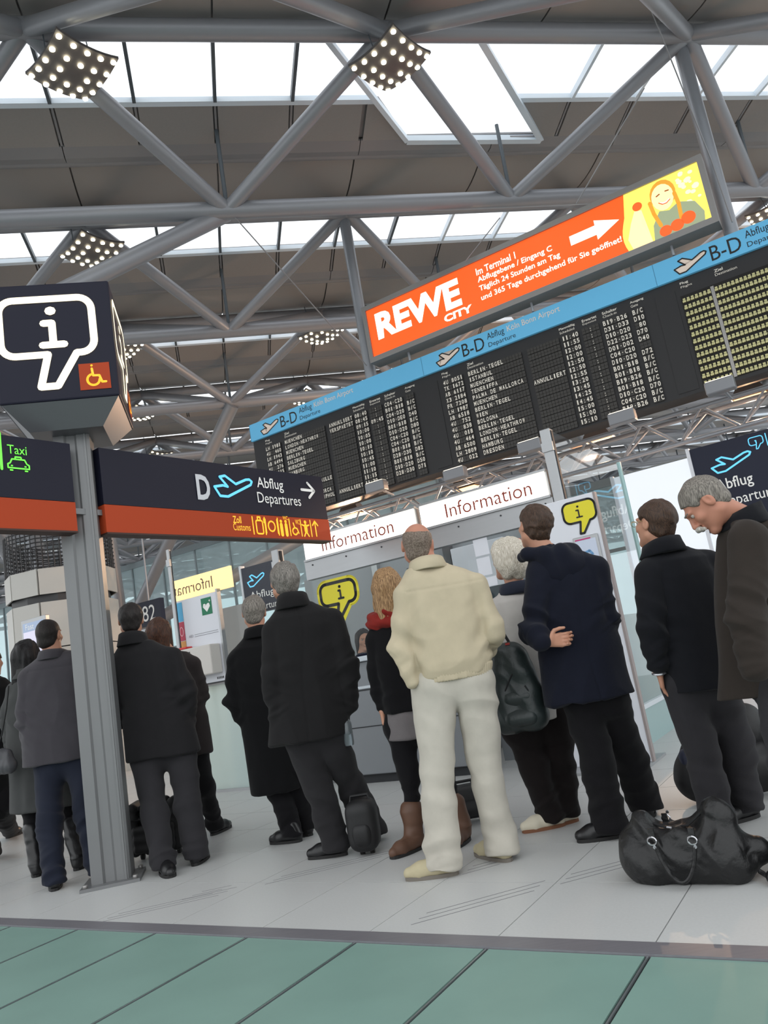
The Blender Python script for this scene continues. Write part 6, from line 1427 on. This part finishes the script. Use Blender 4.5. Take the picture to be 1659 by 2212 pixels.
# blue rucksack on the floor
gc = ground(1582, 1768); gc = atd(1588, 1700, 4.72); gc[2] = 0
bb = empty('blue_backpack', gc, label='black and navy blue rucksack on the floor behind the black jacket man', cat='backpack'); bb.scale = (1.15, 1.0, 1.1)
m_nv = mat('navy_blue_nylon', (24, 30, 54), rough=.5, bump=.3, bscale=300)
g = SDF((-.4, -.3, -.02), (.4, .3, .56), .008)
for a_, b_, r0, r1 in (((-.14, 0, .14), (.14, 0, .14), .13, .13), ((-.02, 0, .22), (.12, 0, .36), .13, .10), ((-.18, 0, .12), (-.16, 0, .26), .09, .06)): g.cone(np.array(a_), np.array(b_), r0, r1, .05)
g.half((0, 0, -1), -.002); sdf_part('body', g, m_blkn, bb, 4, .006, 16, joints=[(np.array([.05, -.1, .3]), eZ, .014, .08, .18)])
for a_, b_ in (((-.20, -.04, .10), (-.20, -.03, .24)), ((.02, -.10, .20), (.06, -.09, .38)), ((.20, -.09, .12), (.22, -.06, .26))):
    g = SDF(np.minimum(a_, b_)-.12, np.maximum(a_, b_)+.12, .007); g.cone(np.array(a_), np.array(b_), .055, .045, 0); sdf_part('side_pocket', g, m_nv, bb, 6, .004, 25)
b = MB(); b.tube([(.10, -.16, .02), (.20, -.20, .012), (.32, -.16, .012), (.40, -.05, .02)], .012, 8); b.build('strap', m_blkn, bb, smooth=True)
def trolley(px, D, wd, hg, dp, label, yaw=0, name='suitcase', handle=True):
    c_ = atd(px, 1700, D); c_[2] = 0; e_ = empty(name, c_, label=label, cat='suitcase'); uu = np.array([math.cos(yaw), math.sin(yaw), 0]); ww = np.array([-math.sin(yaw), math.cos(yaw), 0])
    G = lambda x, y, z: uu*x+ww*y+eZ*z
    g = SDF((-.4, -.4, 0), (.4, .4, hg+.1), .008); r = .035
    for z in np.linspace(.04+r, hg-r, 5):
        for x in np.linspace(-wd/2+r, wd/2-r, 4): g.cone(G(x, -dp/2+r, z), G(x, dp/2-r, z), r, r, .05)
    sdf_part('body', g, m_blkn, e_, 5, .003, 15)
    g = SDF((-.4, -.4, 0), (.4, .4, hg), .008)
    for z in np.linspace(.09, hg*.55, 3): g.cone(G(-wd/2+.06, -dp/2-.005, z), G(wd/2-.06, -dp/2-.005, z), .028, .028, .05)
    sdf_part('front_pocket', g, m_blkn, e_, 6, .003, 15)
    for sx in (-1, 1): rod('wheel', G(sx*(wd/2-.05)-.012, .02, .025), G(sx*(wd/2-.05)+.012, .02, .025), .025, m_sole, e_, n=12)
    if handle:
        b = MB(); b.tube([G(-.06, 0, hg-.01), G(-.05, 0, hg+.035), G(.05, 0, hg+.035), G(.06, 0, hg-.01)], .010, 8); b.build('handle', m_blkn, e_, smooth=True)
    b = MB(); b.tube([G(-wd/2+.03, -dp/2-.004, hg*.72), G(wd/2-.03, -dp/2-.004, hg*.72)], .004, 6); b.build('zip', mat('dark_zip', (40, 40, 42), rough=.4, metal=.5), e_)
    return e_
trolley(332, 5.86, .36, .40, .24, 'black soft trolley case on the floor behind the dark jacket man', .05)
trolley(772, 4.86, .16, .30, .14, 'small black upright case between the legs of the charcoal coat man', -.1)
trolley(1002, 5.25, .26, .22, .2, 'low black travel bag on the floor behind the bald man', .1, 'travel_bag')
# handbag of the woman in the grey coat
hc = atd(2, 1640, 5.80); hb = empty('handbag', hc, label='grey slouchy handbag hanging from the shoulder of the grey coat woman', cat='bag'); hb.scale = (.75, .75, .85)
g = SDF((-.2, -.12, -.2), (.2, .12, .16), .008); g.cone((-.08, 0, -.06), (.08, 0, -.06), .07, .07, 0); g.cone((-.05, 0, .02), (.06, 0, .02), .055, .055, .04)
sdf_part('body', g, mat('grey_soft_leather', (74, 74, 78), rough=.45, bump=.3, bscale=80), hb, 5, .006, 22, joints=[(np.array([0, -.06, 0]), np.array([1, 0, .3]), .014, .05, .12)])
b = MB(); b.tube([(-.05, 0, .05), (.03, -.01, .2), (.10, -.02, .42), (.13, -.01, .60)], .008, 6); b.build('strap', m_blkn, hb, smooth=True)
# water bottle in the coat pocket
wb_ = atd(752, 1588, 4.86); bo = empty('water_bottle', wb_-eZ*.06, label='clear plastic water bottle below the hem of the charcoal coat', cat='bottle')
b = MB(); b.tube([(0, 0, .0), (0, 0, .015), (0, 0, .08), (0, 0, .13), (0, 0, .165)], [.026, .03, .03, .03, .012], 14); b.build('bottle', glass('bottle_plastic', (.86, .92, .96), refl=1.2, body=(.7, .8, .86), bodyfac=.25), bo, smooth=True)
b = MB(); b.tube([(0, 0, .165), (0, 0, .182)], .014, 12); b.build('cap', m_pale, bo)
